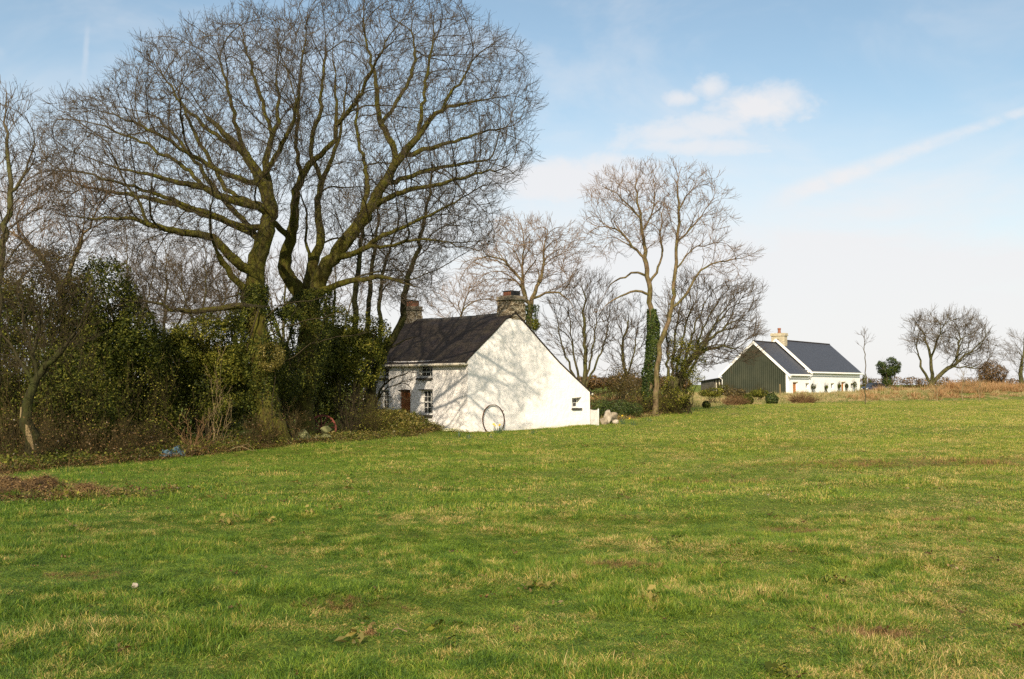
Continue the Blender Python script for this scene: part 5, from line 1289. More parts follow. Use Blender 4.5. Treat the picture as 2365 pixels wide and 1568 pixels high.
# ------------------------------------------------------------------ stones
def boulder(name, label, cat, p, size, m, seed, group=None, parent=None):
    bm = bmesh.new(); bmesh.ops.create_icosphere(bm, subdivisions=4, radius=1)
    r0 = random.Random(seed); cuts = [(Vector((r0.gauss(0, 1), r0.gauss(0, 1), r0.gauss(0, 1))).normalized(), r0.uniform(.55, .9)) for _ in range(14)]
    for v in bm.verts:
        for n_, d_ in cuts:
            e = v.co.dot(n_) - d_
            if e > 0: v.co -= n_ * e * .9
        k = float(vnoise(v.co.x * 2 + seed, v.co.z * 2 + v.co.y, 1.6, seed)); v.co *= .93 + .14 * k
        v.co = Vector((v.co.x * size[0], v.co.y * size[1], v.co.z * size[2]))
    me = bpy.data.meshes.new(name); bm.to_mesh(me); bm.free()
    for f_ in me.polygons: f_.use_smooth = True
    o = link(name, me, m); o.location = [float(c) for c in p]; o.rotation_euler = (0, 0, seed * .7); tag(o, label, cat, group); return o
def gp_(px, d_, dz): return ground_pt(px, d_, dz)
boulder('boulder', 'large pale angular stone beside the white corrugated panel', 'stone', gp_(1403, 52.2, .38), (.26, .26, .38), M_STONE, 3)
boulder('boulder', 'dark stone leaning behind the pale angular stone', 'stone', gp_(1413, 53.0, .35), (.34, .3, .30), M_CAP, 5)
boulder('boulder', 'low brown stone at the left foot of the pale angular stone', 'stone', gp_(1393, 51.9, .14), (.22, .25, .24), M_CAP, 6)
boulder('boulder', 'small brown stone at the right foot of the pale angular stone', 'stone', gp_(1420, 52.2, .12), (.2, .22, .16), M_STONE, 9)
boulder('boulder', 'round yellowish mossy stone on top of another, right of the big trunks', 'stone', gp_(754, 35.4, .43), (.25, .22, .155), M_MOSS, 12)
boulder('boulder', 'flat yellowish mossy stone underneath the round one', 'stone', gp_(753, 35.4, .17), (.22, .2, .15), M_MOSS, 14)
boulder('boulder', 'small mossy stone left of the stacked pair', 'stone', gp_(735, 35.5, .12), (.12, .12, .17), M_MOSS, 15)
boulder('boulder', 'wide green mossy boulder at the right foot of the broad trunk', 'stone', gp_(703, 34.2, .18), (.28, .25, .30), M_MOSS, 17)
boulder('boulder', 'low green mossy boulder touching the broad trunk', 'stone', gp_(683, 33.6, .1), (.2, .2, .2), M_MOSS, 19)
boulder('boulder', 'small pale stone lying in the grass at the lower left', 'stone', P(310, 1366, 8.0) * [1, 1, 0] + [0, 0, G(X(310, 8.0), 8.0) + .03], (.033, .03, .028), M_STONE, 21)
boulder('boulder', 'little grey stone on the bank before the front wall', 'stone', gp_(948, 41.9, .05), (.10, .1, .09), M_STONE, 23)

# ------------------------------------------------------------------ red cart wheel in the shade
t = NT('red_wheel_paint'); t.col(t.ramp(t.noise(t.obj(), 14, 5), [(.35, (.075, .022, .015)), (.65, (.20, .055, .035))])); t.rough(.7); M_RED = t.m
wb = P(744, 990, 38.7)
cw = empty('cart_wheel', wb, R(14), 'old red painted wooden cartwheel half hidden in the dark undergrowth', 'cartwheel')
def ring(r_, w_, th, n=64):
    vs = []; fs = []
    for k in range(n):
        a = 2 * math.pi * k / n
        for rr, y in ((r_, -w_), (r_, w_), (r_ - th, w_), (r_ - th, -w_)): vs.append((math.cos(a) * rr, y, math.sin(a) * rr))
    for k in range(n):
        for j in range(4): fs.append((k * 4 + j, k * 4 + (j + 1) % 4, ((k + 1) % n) * 4 + (j + 1) % 4, ((k + 1) % n) * 4 + j))
    return vs, fs
mb = MB(); mb.add(*ring(.55, .03, .07)); mb.build('rim', M_RED, cw)
mb = MB(); mb.tube([(0, -.09, 0), (0, .09, 0)], .085, 14); mb.build('hub', M_RED, cw)
for k in range(12):
    a = k * math.pi / 6 + .12; mb = MB(); mb.tube([(math.cos(a) * .08, 0, math.sin(a) * .08), (math.cos(a) * .50, 0, math.sin(a) * .50)], [.024, .018], 7); mb.build('spoke', M_RED, cw)

# blue plastic scraps
t = NT('blue_plastic'); t.col(t.ramp(t.noise(t.obj(), 6, 4), [(.35, (.02, .045, .065)), (.65, (.08, .145, .19))])); t.rough(.35); t.b.inputs['Specular IOR Level'].default_value = .5; M_BLUE = t.m
def scrap(label, px, d_, w_, h_, seed):
    n = 14; r0 = np.random.default_rng(seed); vs = []; fs = []
    for i in range(n):
        for j in range(n):
            u_ = i / (n - 1) - .5; v_ = j / (n - 1) - .5; e = 1 + .5 * (vnoise([u_ * 4 + seed], [v_ * 4], 1.5, seed)[0] - .5)
            z = h_ * (.55 * (1 - 4 * v_ * v_) + 1.1 * (vnoise([u_ * 7 + seed], [v_ * 6], 1.3, seed)[0] - .4)) 
            vs.append((u_ * w_ * e, v_ * w_ * .7 * e, max(.0, z)))
    N_ = n * n; vs2 = [(x, y, z - .012) for x, y, z in vs]
    for i in range(n - 1):
        for j in range(n - 1):
            a = i * n + j; fs.append((a, a + n, a + n + 1, a + 1)); fs.append((N_ + a, N_ + a + 1, N_ + a + n + 1, N_ + a + n))
    mb = MB(); mb.add(vs + vs2, fs); o = mb.build('plastic_scrap', M_BLUE, None, smooth=False)
    o.location = [float(c) for c in ground_pt(px, d_ - .5, .06)]; o.rotation_euler = (.15, -.1, seed); tag(o, label, 'plastic sheet', 'blue plastic scraps in the undergrowth')
scrap('crumpled blue plastic sheet, the largest scrap under the shrubs', 398, 28.0, .55, .22, 1)
scrap('small crumpled blue scrap left of the largest one', 382, 28.2, .34, .15, 2)
scrap('flat blue scrap lying in front of the largest one', 381, 27.5, .34, .06, 4)
scrap('blue scrap between the largest one and the cut shrub', 422, 28.4, .32, .13, 5)

# ------------------------------------------------------------------ heap of dead bracken
def heap(name, label, px, d_, w_, dd_, h_, seed, n_st, sl_=1.0):
    b_ = ground_pt(px, d_); root = empty(name, b_, 0, label, 'heap')
    n = 70; vs = []
    for i in range(n):
        for j in range(n):
            u_ = 2 * i / (n - 1) - 1; v_ = 2 * j / (n - 1) - 1; r_ = min(1, math.hypot(u_, v_))
            x = u_ * w_; y = v_ * dd_
            z = h_ * (1 - r_ ** 2) ** 1.0 * (.15 + 1.7 * vnoise([x * 1.7 + seed], [y * 1.7], 1.4, seed)[0]) + .07 * (vnoise([x], [y], 9, seed)[0] - .5) * (1 - r_) + .05 * (vnoise([x], [y], 22, seed)[0] - .5) * (1 - r_)
            vs.append((x, y, z - .06 + G(b_[0] + x, b_[1] + y) - b_[2]))
    V_ = np.array(vs); i_ = np.arange(n - 1)[:, None] * n + np.arange(n - 1)[None]
    Q_ = np.stack([i_, i_ + n, i_ + n + 1, i_ + 1], 2).reshape(-1, 4)
    link('mound', mesh_np('mound', V_, [Q_], smooth=True), M_HEAP, root)
    k = rng.integers(0, len(V_), n_st); u_ = V_[k]; keep = u_[:, 2] > np.quantile(V_[:, 2], .35); u_ = u_[keep]; m = len(u_)
    # short dry stalks lying every way
    d0 = rng.normal(0, 1, (m, 3)); d0[:, 2] = np.abs(d0[:, 2]) * .5; d0 /= np.linalg.norm(d0, axis=1, keepdims=True); L = rng.uniform(.04, .16, m)[:, None] * sl_
    pos = np.concatenate([u_, u_ + d0 * L * .5 + [0, 0, .01], u_ + d0 * L + rng.normal(0, .02, (m, 3))]); par = np.concatenate([np.full(m, -1), np.arange(m), np.arange(m) + m])
    me = graph_mesh('stalks', pos, par, np.full(3 * m, .0022), np.ones(3 * m, bool)); link('stalks', me, M_STRAW, root)
    c = V_[rng.integers(0, len(V_), n_st)]; c = c[c[:, 2] > np.quantile(V_[:, 2], .3)] + [0, 0, .02]
    v, fq, rn = leaf_quads(c, .045 * (.3 + .7 * sl_), np.array([0, 0, 1.])); link('dead_leaves', mesh_np('dead_leaves', v, [fq], {'rnd': rn}), M_LEAF_BROWN, root)
t = NT('heap_soil'); p = t.pos(); c = t.ramp(t.noise(p, 7, 6, .7), [(.3, (.014, .010, .005)), (.5, (.065, .038, .014)), (.72, (.17, .10, .03))]); t.col(c); t.rough(.95); t.bump(t.noise(p, 25, 5, .7), 1, .05); M_HEAP = t.m
M_STRAW = m_simple('dry_stalk', (.10, .06, .022), (.36, .23, .10), 3, .8, 0, coord='pos')
heap('bracken_heap', 'heap of dead orange brown bracken and earth at the lower left edge', 40, 15.6, 1.2, 1.1, .30, 2, 3000)
heap('bracken_heap', 'small low pile of dead leaves just right of the bracken heap', 190, 15.3, .52, .5, .17, 7, 1300)
b_ = ground_pt(862, 6.72); 
heap('molehill', 'small lump of dry earth and twigs in the near grass', 862, 6.72, .085, .06, .045, 9, 420, .25)

# ------------------------------------------------------------------ daffodils and primroses
M_BLADE = m_leaf('daffodil_leaf', [(.04, .085, .045), (.09, .16, .09), (.16, .24, .13)], .3, .4, .3)
M_YEL = m_simple('daffodil_petal', (.75, .52, .03), (.85, .66, .06), 20, .6, 0)
M_PRIM = m_simple('primrose_petal', (.75, .70, .40), (.86, .83, .62), 20, .6, 0)
def strap(mb, p0, d0, L, w_, bend):
    vs = []; d = np.array(d0, float); p = np.array(p0, float); side = np.cross(d, [0, 0, 1]); side /= np.linalg.norm(side) + 1e-9; n = 5
    for k in range(n + 1):
        ww = w_ * (1 - (k / n) ** 2 * .85); vs += [p - side * ww, p + side * ww]; p = p + d * L / n; d = d + np.array([d0[0], d0[1], -.35]) * bend; d /= np.linalg.norm(d)
    mb.add(vs, [(2 * k, 2 * k + 1, 2 * k + 3, 2 * k + 2) for k in range(n)])
def daffodil(label, px, d_, nl, nf, h_=.32, spread=.16):
    b_ = ground_pt(px, d_); root = empty('daffodil_clump', b_, 0, label, 'daffodils', 'daffodil clumps in the grass by the cottage')
    mb = MB()
    for _ in range(nl):
        a = random.uniform(0, 6.28); r_ = random.uniform(0, spread); s_ = random.uniform(.1, .5)
        strap(mb, (math.cos(a) * r_, math.sin(a) * r_, -.02), (math.cos(a) * s_, math.sin(a) * s_, 1), h_ * random.uniform(.7, 1.2), .010, .12)
    mb.build('leaves', M_BLADE, root)
    for _ in range(nf):
        x, y = random.uniform(-spread, spread), random.uniform(-spread, spread) * .6; z = h_ * random.uniform(1.0, 1.3)
        fm = MB(); fm.tube([(x, y, 0), (x, y, z)], .005, 5)
        st_ = fm.build('stalk', M_BLADE, root)
        fm = MB(); c = Vector((x, y - .02, z)); pts_ = []
        for k in range(6):
            a = k * math.pi / 3; q0 = c + Vector((math.cos(a) * .055, 0, math.sin(a) * .055)); q1 = c + Vector((math.cos(a - .4) * .03, .006, math.sin(a - .4) * .03)); q2 = c + Vector((math.cos(a + .4) * .03, .006, math.sin(a + .4) * .03))
            fm.add([c, q1, q0, q2], [(0, 1, 2, 3)])
        fm.tube([c, c + Vector((0, -.045, 0))], [.016, .026], 8, cap=False); fm.build('flower', M_YEL, root)
daffodil('daffodil clump with yellow flowers in front of the iron rim', 1151, 44.6, 46, 5, .36, .26)
daffodil('daffodil leaves without flowers left of the iron rim, near the primroses', 1060, 41.0, 18, 0, .26, .14)
daffodil('daffodil leaves in the grass a little below the primroses', 1083, 39.5, 16, 0, .24, .13)
daffodil('daffodil leaves in the grass below the iron rim', 1133, 39.8, 14, 0, .24, .12)
daffodil('wide tuft of daffodil leaves in the grass right of the iron rim', 1230, 44.0, 24, 0, .24, .22)
daffodil('daffodil clump with one yellow flower before the stones', 1437, 51.6, 24, 1, .36, .18)
daffodil('daffodil clump with one yellow flower, rightmost of the flowering ones', 1460, 50.4, 26, 1, .30, .26)
daffodil('daffodil leaves further right, below the trunks', 1497, 53.5, 18, 0, .28, .22)
for i, (px, d_, n_, w_, lab) in enumerate([(1040, 43.2, 60, .22, 'patch of cream primroses in the grass near the corner of the wall'), (1066, 45.0, 20, .20, 'low pale yellow primroses against the corner of the wall'), (985, 42.8, 14, .2, 'few pale flowers at the foot of the dark evergreen')]):
    b_ = ground_pt(px, d_); root = empty('primrose_patch', b_, 0, lab, 'primroses', 'primrose patches by the wall')
    c = np.stack([rng.normal(0, w_, n_), rng.normal(0, w_ * .5, n_), rng.uniform(.08, .19, n_)], 1); mb = MB()
    for q_ in c:
        for k in range(5):
            a = k * 1.2566; mb.add([q_, q_ + [math.cos(a - .5) * .03, math.sin(a - .5) * .03, .004], q_ + [math.cos(a) * .065, math.sin(a) * .065 - .02, .03], q_ + [math.cos(a + .5) * .03, math.sin(a + .5) * .03, .004]], [(0, 1, 2, 3)])
    mb.build('flowers', M_PRIM, root)
    v, fq, rn = leaf_quads(np.repeat(c, 3, 0) - [0, 0, .04] + rng.normal(0, .03, (3 * n_, 3)), .07); link('leaves', mesh_np('leaves', v, [fq], {'rnd': rn}), M_LEAF_OLIVE, root)

# ------------------------------------------------------------------ grass: many small clumps scattered with geometry nodes
def grass_clump(name, n, rad, h, w_, lean, mat, hv=.5):
    a = rng.random(n) * 2 * np.pi; r_ = np.sqrt(rng.random(n)) * rad
    b = np.stack([np.cos(a) * r_, np.sin(a) * r_, np.full(n, -.01)], 1)
    hh = h * (1 + hv * (rng.random(n) * 2 - 1)) * (1 - .3 * (r_ / rad))
    la = a + rng.normal(0, 1.2, n); ln = np.abs(rng.normal(lean, lean * .6, n))
    D = np.stack([np.cos(la) * ln, np.sin(la) * ln, np.ones(n)], 1); D /= np.linalg.norm(D, axis=1, keepdims=True)
    sa = rng.random(n) * 2 * np.pi; S = np.stack([np.cos(sa), np.sin(sa), np.zeros(n)], 1) * (w_ * rng.uniform(.6, 1.3, n))[:, None]
    m1 = b + D * (hh * .5)[:, None]; D2 = D + np.stack([np.cos(la) * ln * 1.6, np.sin(la) * ln * 1.6, -ln * .5], 1); D2 /= np.linalg.norm(D2, axis=1, keepdims=True)
    tp = m1 + D2 * (hh * .5)[:, None]
    V = np.stack([b - S, b + S, m1 + S * .75, m1 - S * .75, tp], 1).reshape(-1, 3); o = np.arange(n)[:, None] * 5
    q4 = o + np.array([[0, 1, 2, 3]]); t3 = o + np.array([[3, 2, 4]])
    me = mesh_np(name, V, [q4, t3], {'rnd': np.repeat(rng.random(n), 5), 'tip': np.tile([0, 0, .5, .5, 1.], n)})
    me.materials.append(mat); return bpy.data.objects.new(name, me)

WORN = [(9.0, 21.5, 5.2, 1.5), (12.5, 19.5, 3.4, 1.1), (4.0, 18.3, 2.2, .5), (3.2, 11.5, .8, .35), (5.4, 12.2, .6, .3), (-1.2, 7.6, .5, .22), (2.4, 6.6, .5, .2), (-3.6, 8.6, .5, .2), (1.0, 9.2, .5, .2)]
def worn(t, sp, n1, n2):
    f = None
    for (a, b, ra, rb) in WORN:
        u_ = t.math('MULTIPLY', t.math('SUBTRACT', sp.outputs[0], a), 1 / ra); v_ = t.math('MULTIPLY', t.math('SUBTRACT', sp.outputs[1], b), 1 / rb)
        d_ = t.math('ADD', t.math('MULTIPLY', u_, u_), t.math('MULTIPLY', v_, v_)); f = d_ if f is None else t.math('MINIMUM', f, d_)
    g_ = t.math('ADD', t.math('MULTIPLY', f, -.22), t.math('ADD', t.math('MULTIPLY', n1, .7), t.math('MULTIPLY', n2, .45)))
    return t.ramp(g_, [(.46, 0.0), (.62, .9)])
def m_grass(name, greens, drys, dryness, scale=.35, tr=.3):
    t = NT(name); p = t.pos(); r_ = t.attr('rnd'); tip = t.attr('tip')
    pf = t.mapping(p, (1, 1, 0))
    big = t.noise(pf, scale, 4, .6); mid = t.noise(pf, scale * 6, 4, .65); fine = t.noise(pf, scale * 26, 2)
    big = t.math('ADD', t.math('MULTIPLY', t.math('SUBTRACT', big, .5), 1.35), .5); mid = t.math('ADD', t.math('MULTIPLY', t.math('SUBTRACT', mid, .5), 1.5), .5); fine = t.math('ADD', t.math('MULTIPLY', t.math('SUBTRACT', fine, .5), 1.6), .5)
    sp = t.node('ShaderNodeSeparateXYZ'); t.lk(p, sp.inputs[0])
    green_shift = t.math('MULTIPLY', t.math('DIVIDE', sp.outputs[0], t.math('ADD', sp.outputs[1], 4.0)), .22)   # greens go darker to the left, yellower to the right
    g = t.ramp(t.math('ADD', green_shift, t.math('ADD', t.math('MULTIPLY', r_, .45), t.math('MULTIPLY', mid, .55))), [(.15 + .7 * i / (len(greens) - 1), c) for i, c in enumerate(greens)])
    dr_ = t.ramp(r_, [(i / (len(drys) - 1), c) for i, c in enumerate(drys)])
    sp = t.node('ShaderNodeSeparateXYZ'); t.lk(p, sp.inputs[0])
    side = t.math('MULTIPLY', t.math('DIVIDE', sp.outputs[0], t.math('ADD', sp.outputs[1], 4.0)), .16)   # drier to the right of the field
    w = t.math('ADD', t.math('ADD', t.math('MULTIPLY', big, .55), t.math('MULTIPLY', mid, .60)), t.math('ADD', t.math('MULTIPLY', fine, .25), side))
    w = t.math('ADD', w, t.math('MULTIPLY', r_, .44)); w = t.math('ADD', w, t.math('MULTIPLY', tip, .05))
    k = t.ramp(t.math('MULTIPLY', w, .7), [(dryness * .7, 0.0), (dryness * .7 + .07, 1.0)])
    c = t.mix(k, g, dr_)
    if name == 'meadow_grass':
        c = t.mix(worn(t, sp, mid, fine), c, t.mix(r_, (.10, .045, .018), (.30, .17, .075)))
    if name == 'meadow_grass':     # colour made paler and yellower with distance
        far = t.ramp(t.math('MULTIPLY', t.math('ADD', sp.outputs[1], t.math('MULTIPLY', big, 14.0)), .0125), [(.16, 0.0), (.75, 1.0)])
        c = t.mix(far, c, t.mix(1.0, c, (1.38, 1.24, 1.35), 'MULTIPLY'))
    t.col(c); t.rough(.5); t.b.inputs['Specular IOR Level'].default_value = .25; t.translucent(c, tr); return t.m
GREENS = [(.016, .042, .005), (.062, .130, .012), (.170, .250, .022), (.38, .40, .05)]
DRYS = [(.18, .085, .028), (.43, .27, .09), (.70, .50, .23), (.42, .32, .06)]
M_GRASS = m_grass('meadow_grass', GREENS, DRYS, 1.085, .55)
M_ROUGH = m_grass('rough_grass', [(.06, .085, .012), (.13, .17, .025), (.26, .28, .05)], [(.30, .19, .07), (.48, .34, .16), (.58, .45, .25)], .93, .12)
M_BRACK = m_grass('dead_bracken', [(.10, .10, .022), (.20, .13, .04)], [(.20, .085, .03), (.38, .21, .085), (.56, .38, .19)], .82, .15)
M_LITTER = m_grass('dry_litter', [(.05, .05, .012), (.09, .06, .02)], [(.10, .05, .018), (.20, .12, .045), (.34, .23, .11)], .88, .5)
def scatter(name, label, cat, clumps, pts, rot, scl, idx, kind='stuff'):
    """one object whose points carry instances of the clumps"""
    me = bpy.data.meshes.new(name); pts = np.asarray(pts, np.float32)
    me.vertices.add(len(pts)); me.vertices.foreach_set('co', pts.ravel())
    a = me.attributes.new('rot', 'FLOAT_VECTOR', 'POINT'); a.data.foreach_set('vector', np.asarray(rot, np.float32).ravel())
    a = me.attributes.new('scl', 'FLOAT_VECTOR', 'POINT'); a.data.foreach_set('vector', np.asarray(scl, np.float32).ravel())
    a = me.attributes.new('idx', 'INT', 'POINT'); a.data.foreach_set('value', np.asarray(idx, np.int32))
    o = bpy.data.objects.new(name, me); COL.objects.link(o); tag(o, label, cat, kind=kind)
    c = bpy.data.collections.new(name + '_clumps')
    for k, ob in enumerate(clumps): ob.name = '%s_%02d' % (name, k); c.objects.link(ob)
    ng = bpy.data.node_groups.new(name, 'GeometryNodeTree')
    ng.interface.new_socket('Geometry', in_out='INPUT', socket_type='NodeSocketGeometry'); ng.interface.new_socket('Geometry', in_out='OUTPUT', socket_type='NodeSocketGeometry')
    N = ng.nodes; L = ng.links; gi = N.new('NodeGroupInput'); go = N.new('NodeGroupOutput')
    ci = N.new('GeometryNodeCollectionInfo'); ci.inputs['Collection'].default_value = c; ci.inputs['Separate Children'].default_value = True; ci.inputs['Reset Children'].default_value = True
    ip = N.new('GeometryNodeInstanceOnPoints'); ip.inputs['Pick Instance'].default_value = True
    def na(nm, ty):
        n = N.new('GeometryNodeInputNamedAttribute'); n.data_type = ty; n.inputs['Name'].default_value = nm; return n.outputs['Attribute']
    L.new(gi.outputs[0], ip.inputs['Points']); L.new(ci.outputs[0], ip.inputs['Instance'])
    L.new(na('idx', 'INT'), ip.inputs['Instance Index']); L.new(na('scl', 'FLOAT_VECTOR'), ip.inputs['Scale'])
    er = N.new('FunctionNodeEulerToRotation'); L.new(na('rot', 'FLOAT_VECTOR'), er.inputs[0]); L.new(er.outputs[0], ip.inputs['Rotation'])
    L.new(ip.outputs[0], go.inputs[0])
    md = o.modifiers.new('scatter', 'NODES'); md.node_group = ng
    return o
def fieldpts(n, d0, d1, pw=1.0, margin=2.0):
    u = rng.random(n); d = (d0 ** pw + u * (d1 ** pw - d0 ** pw)) ** (1 / pw)
    x = rng.uniform(-1, 1, n) * (d * .545 + margin); return x, d
def in_cottage(x, y, m=.1):
    r_ = np.stack([x - OO[0], y - OO[1]], 1); a = r_ @ ex[:2]; b = r_ @ ey[:2]
    return (a < m) & (a > -LEN - m) & (b > -m) & (b < Wc + m)
def lawn_mask(x, d): return (d < edge_d(CX + x / d * F) + .6 * (vnoise(x, d, .5, 77) - .5)) & ~in_cottage(x, d)
def mk(x, d, smin, smax, tuss=.6, tilt=.12):
    z = gz(x, d); n = len(x)
    tn = vnoise(x, d, .9, 101) * .5 + vnoise(x, d, 2.6, 102) * .5
    s = rng.uniform(smin, smax, n); hgt = s * (1 - tuss + 1.9 * tuss * np.clip((tn - .38) * 2.4, 0, 1.3))
    rot = np.stack([rng.normal(0, tilt, n), rng.normal(0, tilt, n), rng.random(n) * 2 * np.pi], 1)
    return np.stack([x, d, z], 1), rot, np.stack([s, s, hgt], 1)
NEAR = [grass_clump('c', 150, .15, .037, .0017, 1.2, M_GRASS, .6) for _ in range(7)] + [grass_clump('c', 170, .12, .082, .0019, 1.1, M_GRASS, .4) for _ in range(3)]
MID = [grass_clump('c', 160, .27, .036, .0029, 1.3, M_GRASS, .6) for _ in range(6)] + [grass_clump('c', 130, .2, .070, .0034, 1.2, M_GRASS, .4) for _ in range(2)]
FAR = [grass_clump('c', 170, .6, .05, .006, 1.2, M_GRASS, .6) for _ in range(6)]
P_ = []; 
x, d = fieldpts(44000, 4.6, 13, 2.0); k = lawn_mask(x, d); x, d = x[k], d[k]
tn = vnoise(x, d, .9, 101) * .5 + vnoise(x, d, 2.6, 102) * .5
a = mk(x, d, .7, 1.25); i_ = np.where((tn > .47) & (rng.random(len(x)) < .33), rng.integers(7, 10, len(x)), rng.integers(0, 7, len(x))); P_.append((*a, i_))
x, d = fieldpts(44000, 12.5, 34, 1.8); k = lawn_mask(x, d); x, d = x[k], d[k]; tn = vnoise(x, d, .9, 101) * .5 + vnoise(x, d, 2.6, 102) * .5
a = mk(x, d, .8, 1.3); i_ = 10 + np.where((tn > .5) & (rng.random(len(x)) < .3), rng.integers(6, 8, len(x)), rng.integers(0, 6, len(x))); P_.append((*a, i_))
x, d = fieldpts(26000, 32, 90, 1.5); k = lawn_mask(x, d); x, d = x[k], d[k]
a = mk(x, d, .8, 1.3, .45); i_ = 18 + rng.integers(0, 6, len(x)); P_.append((*a, i_))
uu = rng.random(420) * Wc; off_ = rng.random(420) * .22 + .02; gp3 = OO[None] + ey[None] * uu[:, None] + ex[None] * off_[:, None]
a = mk(gp3[:, 0], gp3[:, 1], .9, 1.6, .4); P_.append((*a, 10 + rng.integers(6, 8, 420)))
uu = rng.random(160) * 4.2; gp3 = OO[None] - ex[None] * uu[:, None] - ey[None] * (rng.random(160) * .3 + .03)[:, None]
a = mk(gp3[:, 0], gp3[:, 1], .9, 1.8, .4); P_.append((*a, 10 + rng.integers(6, 8, 160)))
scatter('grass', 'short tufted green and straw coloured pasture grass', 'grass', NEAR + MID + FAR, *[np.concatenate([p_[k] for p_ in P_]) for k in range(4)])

# rough grass and bracken beyond the field
RG = [grass_clump('c', 70, .45, .42, .012, .3, M_ROUGH, .5) for _ in range(5)]
def pxd(n, p0, p1, d0, d1): px = rng.uniform(p0, p1, n); d = rng.uniform(d0, d1, n); return X(px, d), d
def in_house(x, y):
    r_ = np.stack([x - HO[0], y - HO[1]], 1); a = r_ @ fx_[:2]; b = r_ @ fg_[:2]; return (a > -.3) & (a < S2) & (b > -.2) & (b < W2)
x, d = pxd(15000, 1540, 2480, 78, 150); px = CX + x / d * F; k = (d > edge_d(px) + rng.normal(1.2, 1.2, len(x))) & ~in_house(x, d)
dens = np.where((px > 1620) & (px < 1820), .7, 1.0); k &= rng.random(len(x)) < dens; x, d = x[k], d[k]
a = mk(x, d, .45, 1.1, .8); e_ = np.clip((d - edge_d(CX + x / d * F)) / 9, .35, 1)[:, None]; a = (a[0], a[1], a[2] * .85 * e_ * (.55 + .9 * vnoise(x, d, .22, 201))[:, None])
scatter('rough_grass', 'long rough straw and green grass between the field and the far house', 'grass', RG, *a, rng.integers(0, 5, len(x)))
BR = [grass_clump('c', 90, .55, .75, .018, .55, M_BRACK, .5) for _ in range(5)]
x1_, d1_ = pxd(3600, 2180, 2500, 95, 118); x2_, d2_ = pxd(350, 1990, 2260, 104, 128); x3_, d3_ = pxd(2600, 1350, 1560, 72, 100); x4_, d4_ = pxd(120, 1960, 2360, 88, 100)
x = np.concatenate([x1_, x2_, x3_, x4_]); d = np.concatenate([d1_, d2_, d3_, d4_]); a = mk(x, d, .38, .95, .8)
scatter('dead_bracken', 'orange brown dead bracken along the back of the field', 'bracken', BR, *a, rng.integers(0, 5, len(x)))

# undergrowth on the floor of the belt and over the bank
def leaf_clump(n, rad, h, size, mat):
    c = np.stack([rng.normal(0, rad * .5, n), rng.normal(0, rad * .5, n), rng.random(n) ** 1.5 * h], 1)
    v, f, rn = leaf_quads(c, size, np.array([0, -.3, 1.])); me = mesh_np('c', v, [f], {'rnd': rn}); me.materials.append(mat); return bpy.data.objects.new('c', me)
UG = [leaf_clump(60, .35, .22, .075, M_LEAF_OLIVE), leaf_clump(60, .35, .2, .07, M_LEAF_IVY), leaf_clump(60, .4, .12, .06, M_LEAF_BROWN), leaf_clump(50, .35, .3, .08, M_LEAF_DARK),
      grass_clump('c', 60, .25, .30, .005, .7, M_LITTER, .6), grass_clump('c', 60, .3, .18, .005, 1.1, M_LITTER, .6), leaf_clump(50, .3, .25, .085, M_LEAF_GOLD)]
px = rng.uniform(-120, 1010, 9000); e = edge_d(px); d = e + np.abs(rng.normal(0, 1, 9000)) * 2.6 - .10; x = X(px, d); k = ~in_cottage(x, d); x, d, px = x[k], d[k], px[k]
depth = d - edge_d(px); r_ = rng.random(len(x))
i_ = np.where(r_ < .08, 3, np.where(r_ < .22, 1, np.where(r_ < .52, 2, np.where(r_ < .76, 5, np.where(r_ < .90, 0, 4)))))
i_ = np.where((px > 790) & (rng.random(len(x)) < .72), np.where(rng.random(len(x)) < .5, 0, 6), i_); i_ = np.where((px > 650) & (rng.random(len(x)) < .12), 6, i_)
i_ = np.where((depth < .35) & (rng.random(len(x)) < .6), np.where(rng.random(len(x)) < .5, 2, 5), i_)
a = mk(x, d, .5, 1.15, .35, .25); scatter('undergrowth', 'tangled ivy, dead leaves and dry grass along the foot of the belt', 'undergrowth', UG, *a, i_)
px = rng.uniform(1385, 1580, 1500); d = edge_d(px) + np.abs(rng.normal(0, 1, 1500)) * 2.4 - .2; x = X(px, d); k = ~in_cottage(x, d); x, d = x[k], d[k]
UG2 = [leaf_clump(60, .35, .2, .08, M_LEAF_OLIVE), leaf_clump(60, .4, .12, .07, M_LEAF_BROWN), grass_clump('c', 60, .3, .28, .007, .8, M_BRACK, .6), grass_clump('c', 60, .3, .28, .007, .8, M_ROUGH, .6)]
a = mk(x, d, .5, 1.1, .35, .25); scatter('undergrowth', 'dry brown grass and leaves round the trunks right of the cottage', 'undergrowth', UG2, *a, rng.integers(0, 4, len(x)))
x, d = fieldpts(900, 4.8, 34, 1.5); k = lawn_mask(x, d); x, d = x[k], d[k]
WD = [leaf_clump(7, .05, .03, .034, M_LEAF_BROWN), leaf_clump(4, .05, .02, .030, M_LEAF_SERE), leaf_clump(12, .09, .05, .055, M_LEAF_GOLD), leaf_clump(12, .07, .03, .045, M_LEAF_OLIVE)]
a = mk(x, d, .7, 1.5, .2); a[0][:, 2] += .035; r_ = rng.random(len(x)); scatter('field_litter', 'dead leaves and little weeds scattered through the pasture', 'leaves', WD, *a, np.where(r_ < .5, 0, np.where(r_ < .78, 1, np.where(r_ < .9, 2, 3))))
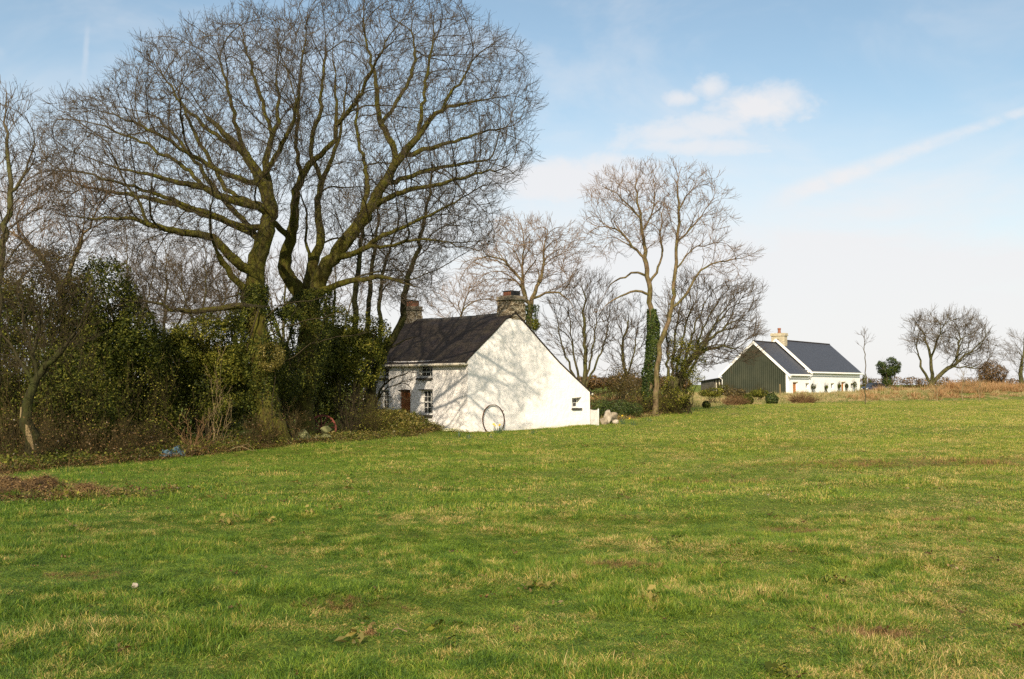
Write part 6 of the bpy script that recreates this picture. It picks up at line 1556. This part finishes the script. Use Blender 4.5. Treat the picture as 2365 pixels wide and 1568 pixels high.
hx, hy = ground_pt(40, 15.6)[:2]; an_ = rng.random(420) * 2 * np.pi; rr_ = rng.uniform(.75, 1.25, 420); x = hx + np.cos(an_) * rr_ * 1.35; d = hy + np.sin(an_) * rr_ * 1.2
x = np.concatenate([x, hx + rng.normal(1.2, .7, 160)]); d = np.concatenate([d, hy + rng.normal(.1, .5, 160)])
x = np.concatenate([x, hx + rng.uniform(-1.1, 1.1, 130)]); d = np.concatenate([d, hy + rng.uniform(-1, .6, 130)])
HP = [leaf_clump(40, .16, .08, .04, M_LEAF_BROWN), leaf_clump(40, .18, .1, .05, M_LEAF_OLIVE), grass_clump('c', 70, .14, .12, .003, 1.1, M_LITTER, .6), grass_clump('c', 90, .14, .14, .003, .9, M_GRASS, .6), leaf_clump(40, .16, .08, .04, M_LEAF_GOLD)]
a = mk(x, d, .6, 1.3, .4, .2); a[0][-130:, 2] += .10; scatter('heap_fringe', 'weeds, dead leaves and straw fringing the bracken heap', 'litter', HP, *a, rng.choice([0, 0, 1, 2, 2, 3, 3, 4], len(x)))
# bigger fallen sticks
for i, (px, d_, L_, a_, lab) in enumerate([(560, 29.6, .9, .2, 'fallen pale stick on the grass edge left of the broad trunk'), (925, 6.6, .11, .5, 'short bent dry twig in the near grass'), (1692, 58, .9, -.1, 'pale dry stalks lying in the field before the round bushes')]):
    b_ = ground_pt(px, d_, .05); rt = empty('fallen_stick', b_, a_, lab, 'stick')
    mb = MB(); r_ = .008 if d_ > 20 else .003; h_ = .12 * L_
    mb.tube([(-L_ / 2, 0, 0), (-L_ * .2, .03, h_), (0, 0, h_ * 1.4), (L_ * .3, -.05, h_ * .3), (L_ / 2, .02, 0)], [r_, r_ * 1.5, r_ * 1.5, r_, r_ * .6], 6); mb.tube([(0, 0, h_ * 1.4), (L_ * .2, .1, h_ * 2.0), (L_ * .4, .12, h_ * .3)], [r_, r_, r_ * .5], 5); mb.build('wood', M_STEM_PALE, rt)
sc.cycles.use_denoising = False
sc.cycles.max_bounces = 6; sc.cycles.diffuse_bounces = 3; sc.cycles.transmission_bounces = 2; sc.cycles.glossy_bounces = 2; sc.cycles.transparent_max_bounces = 4
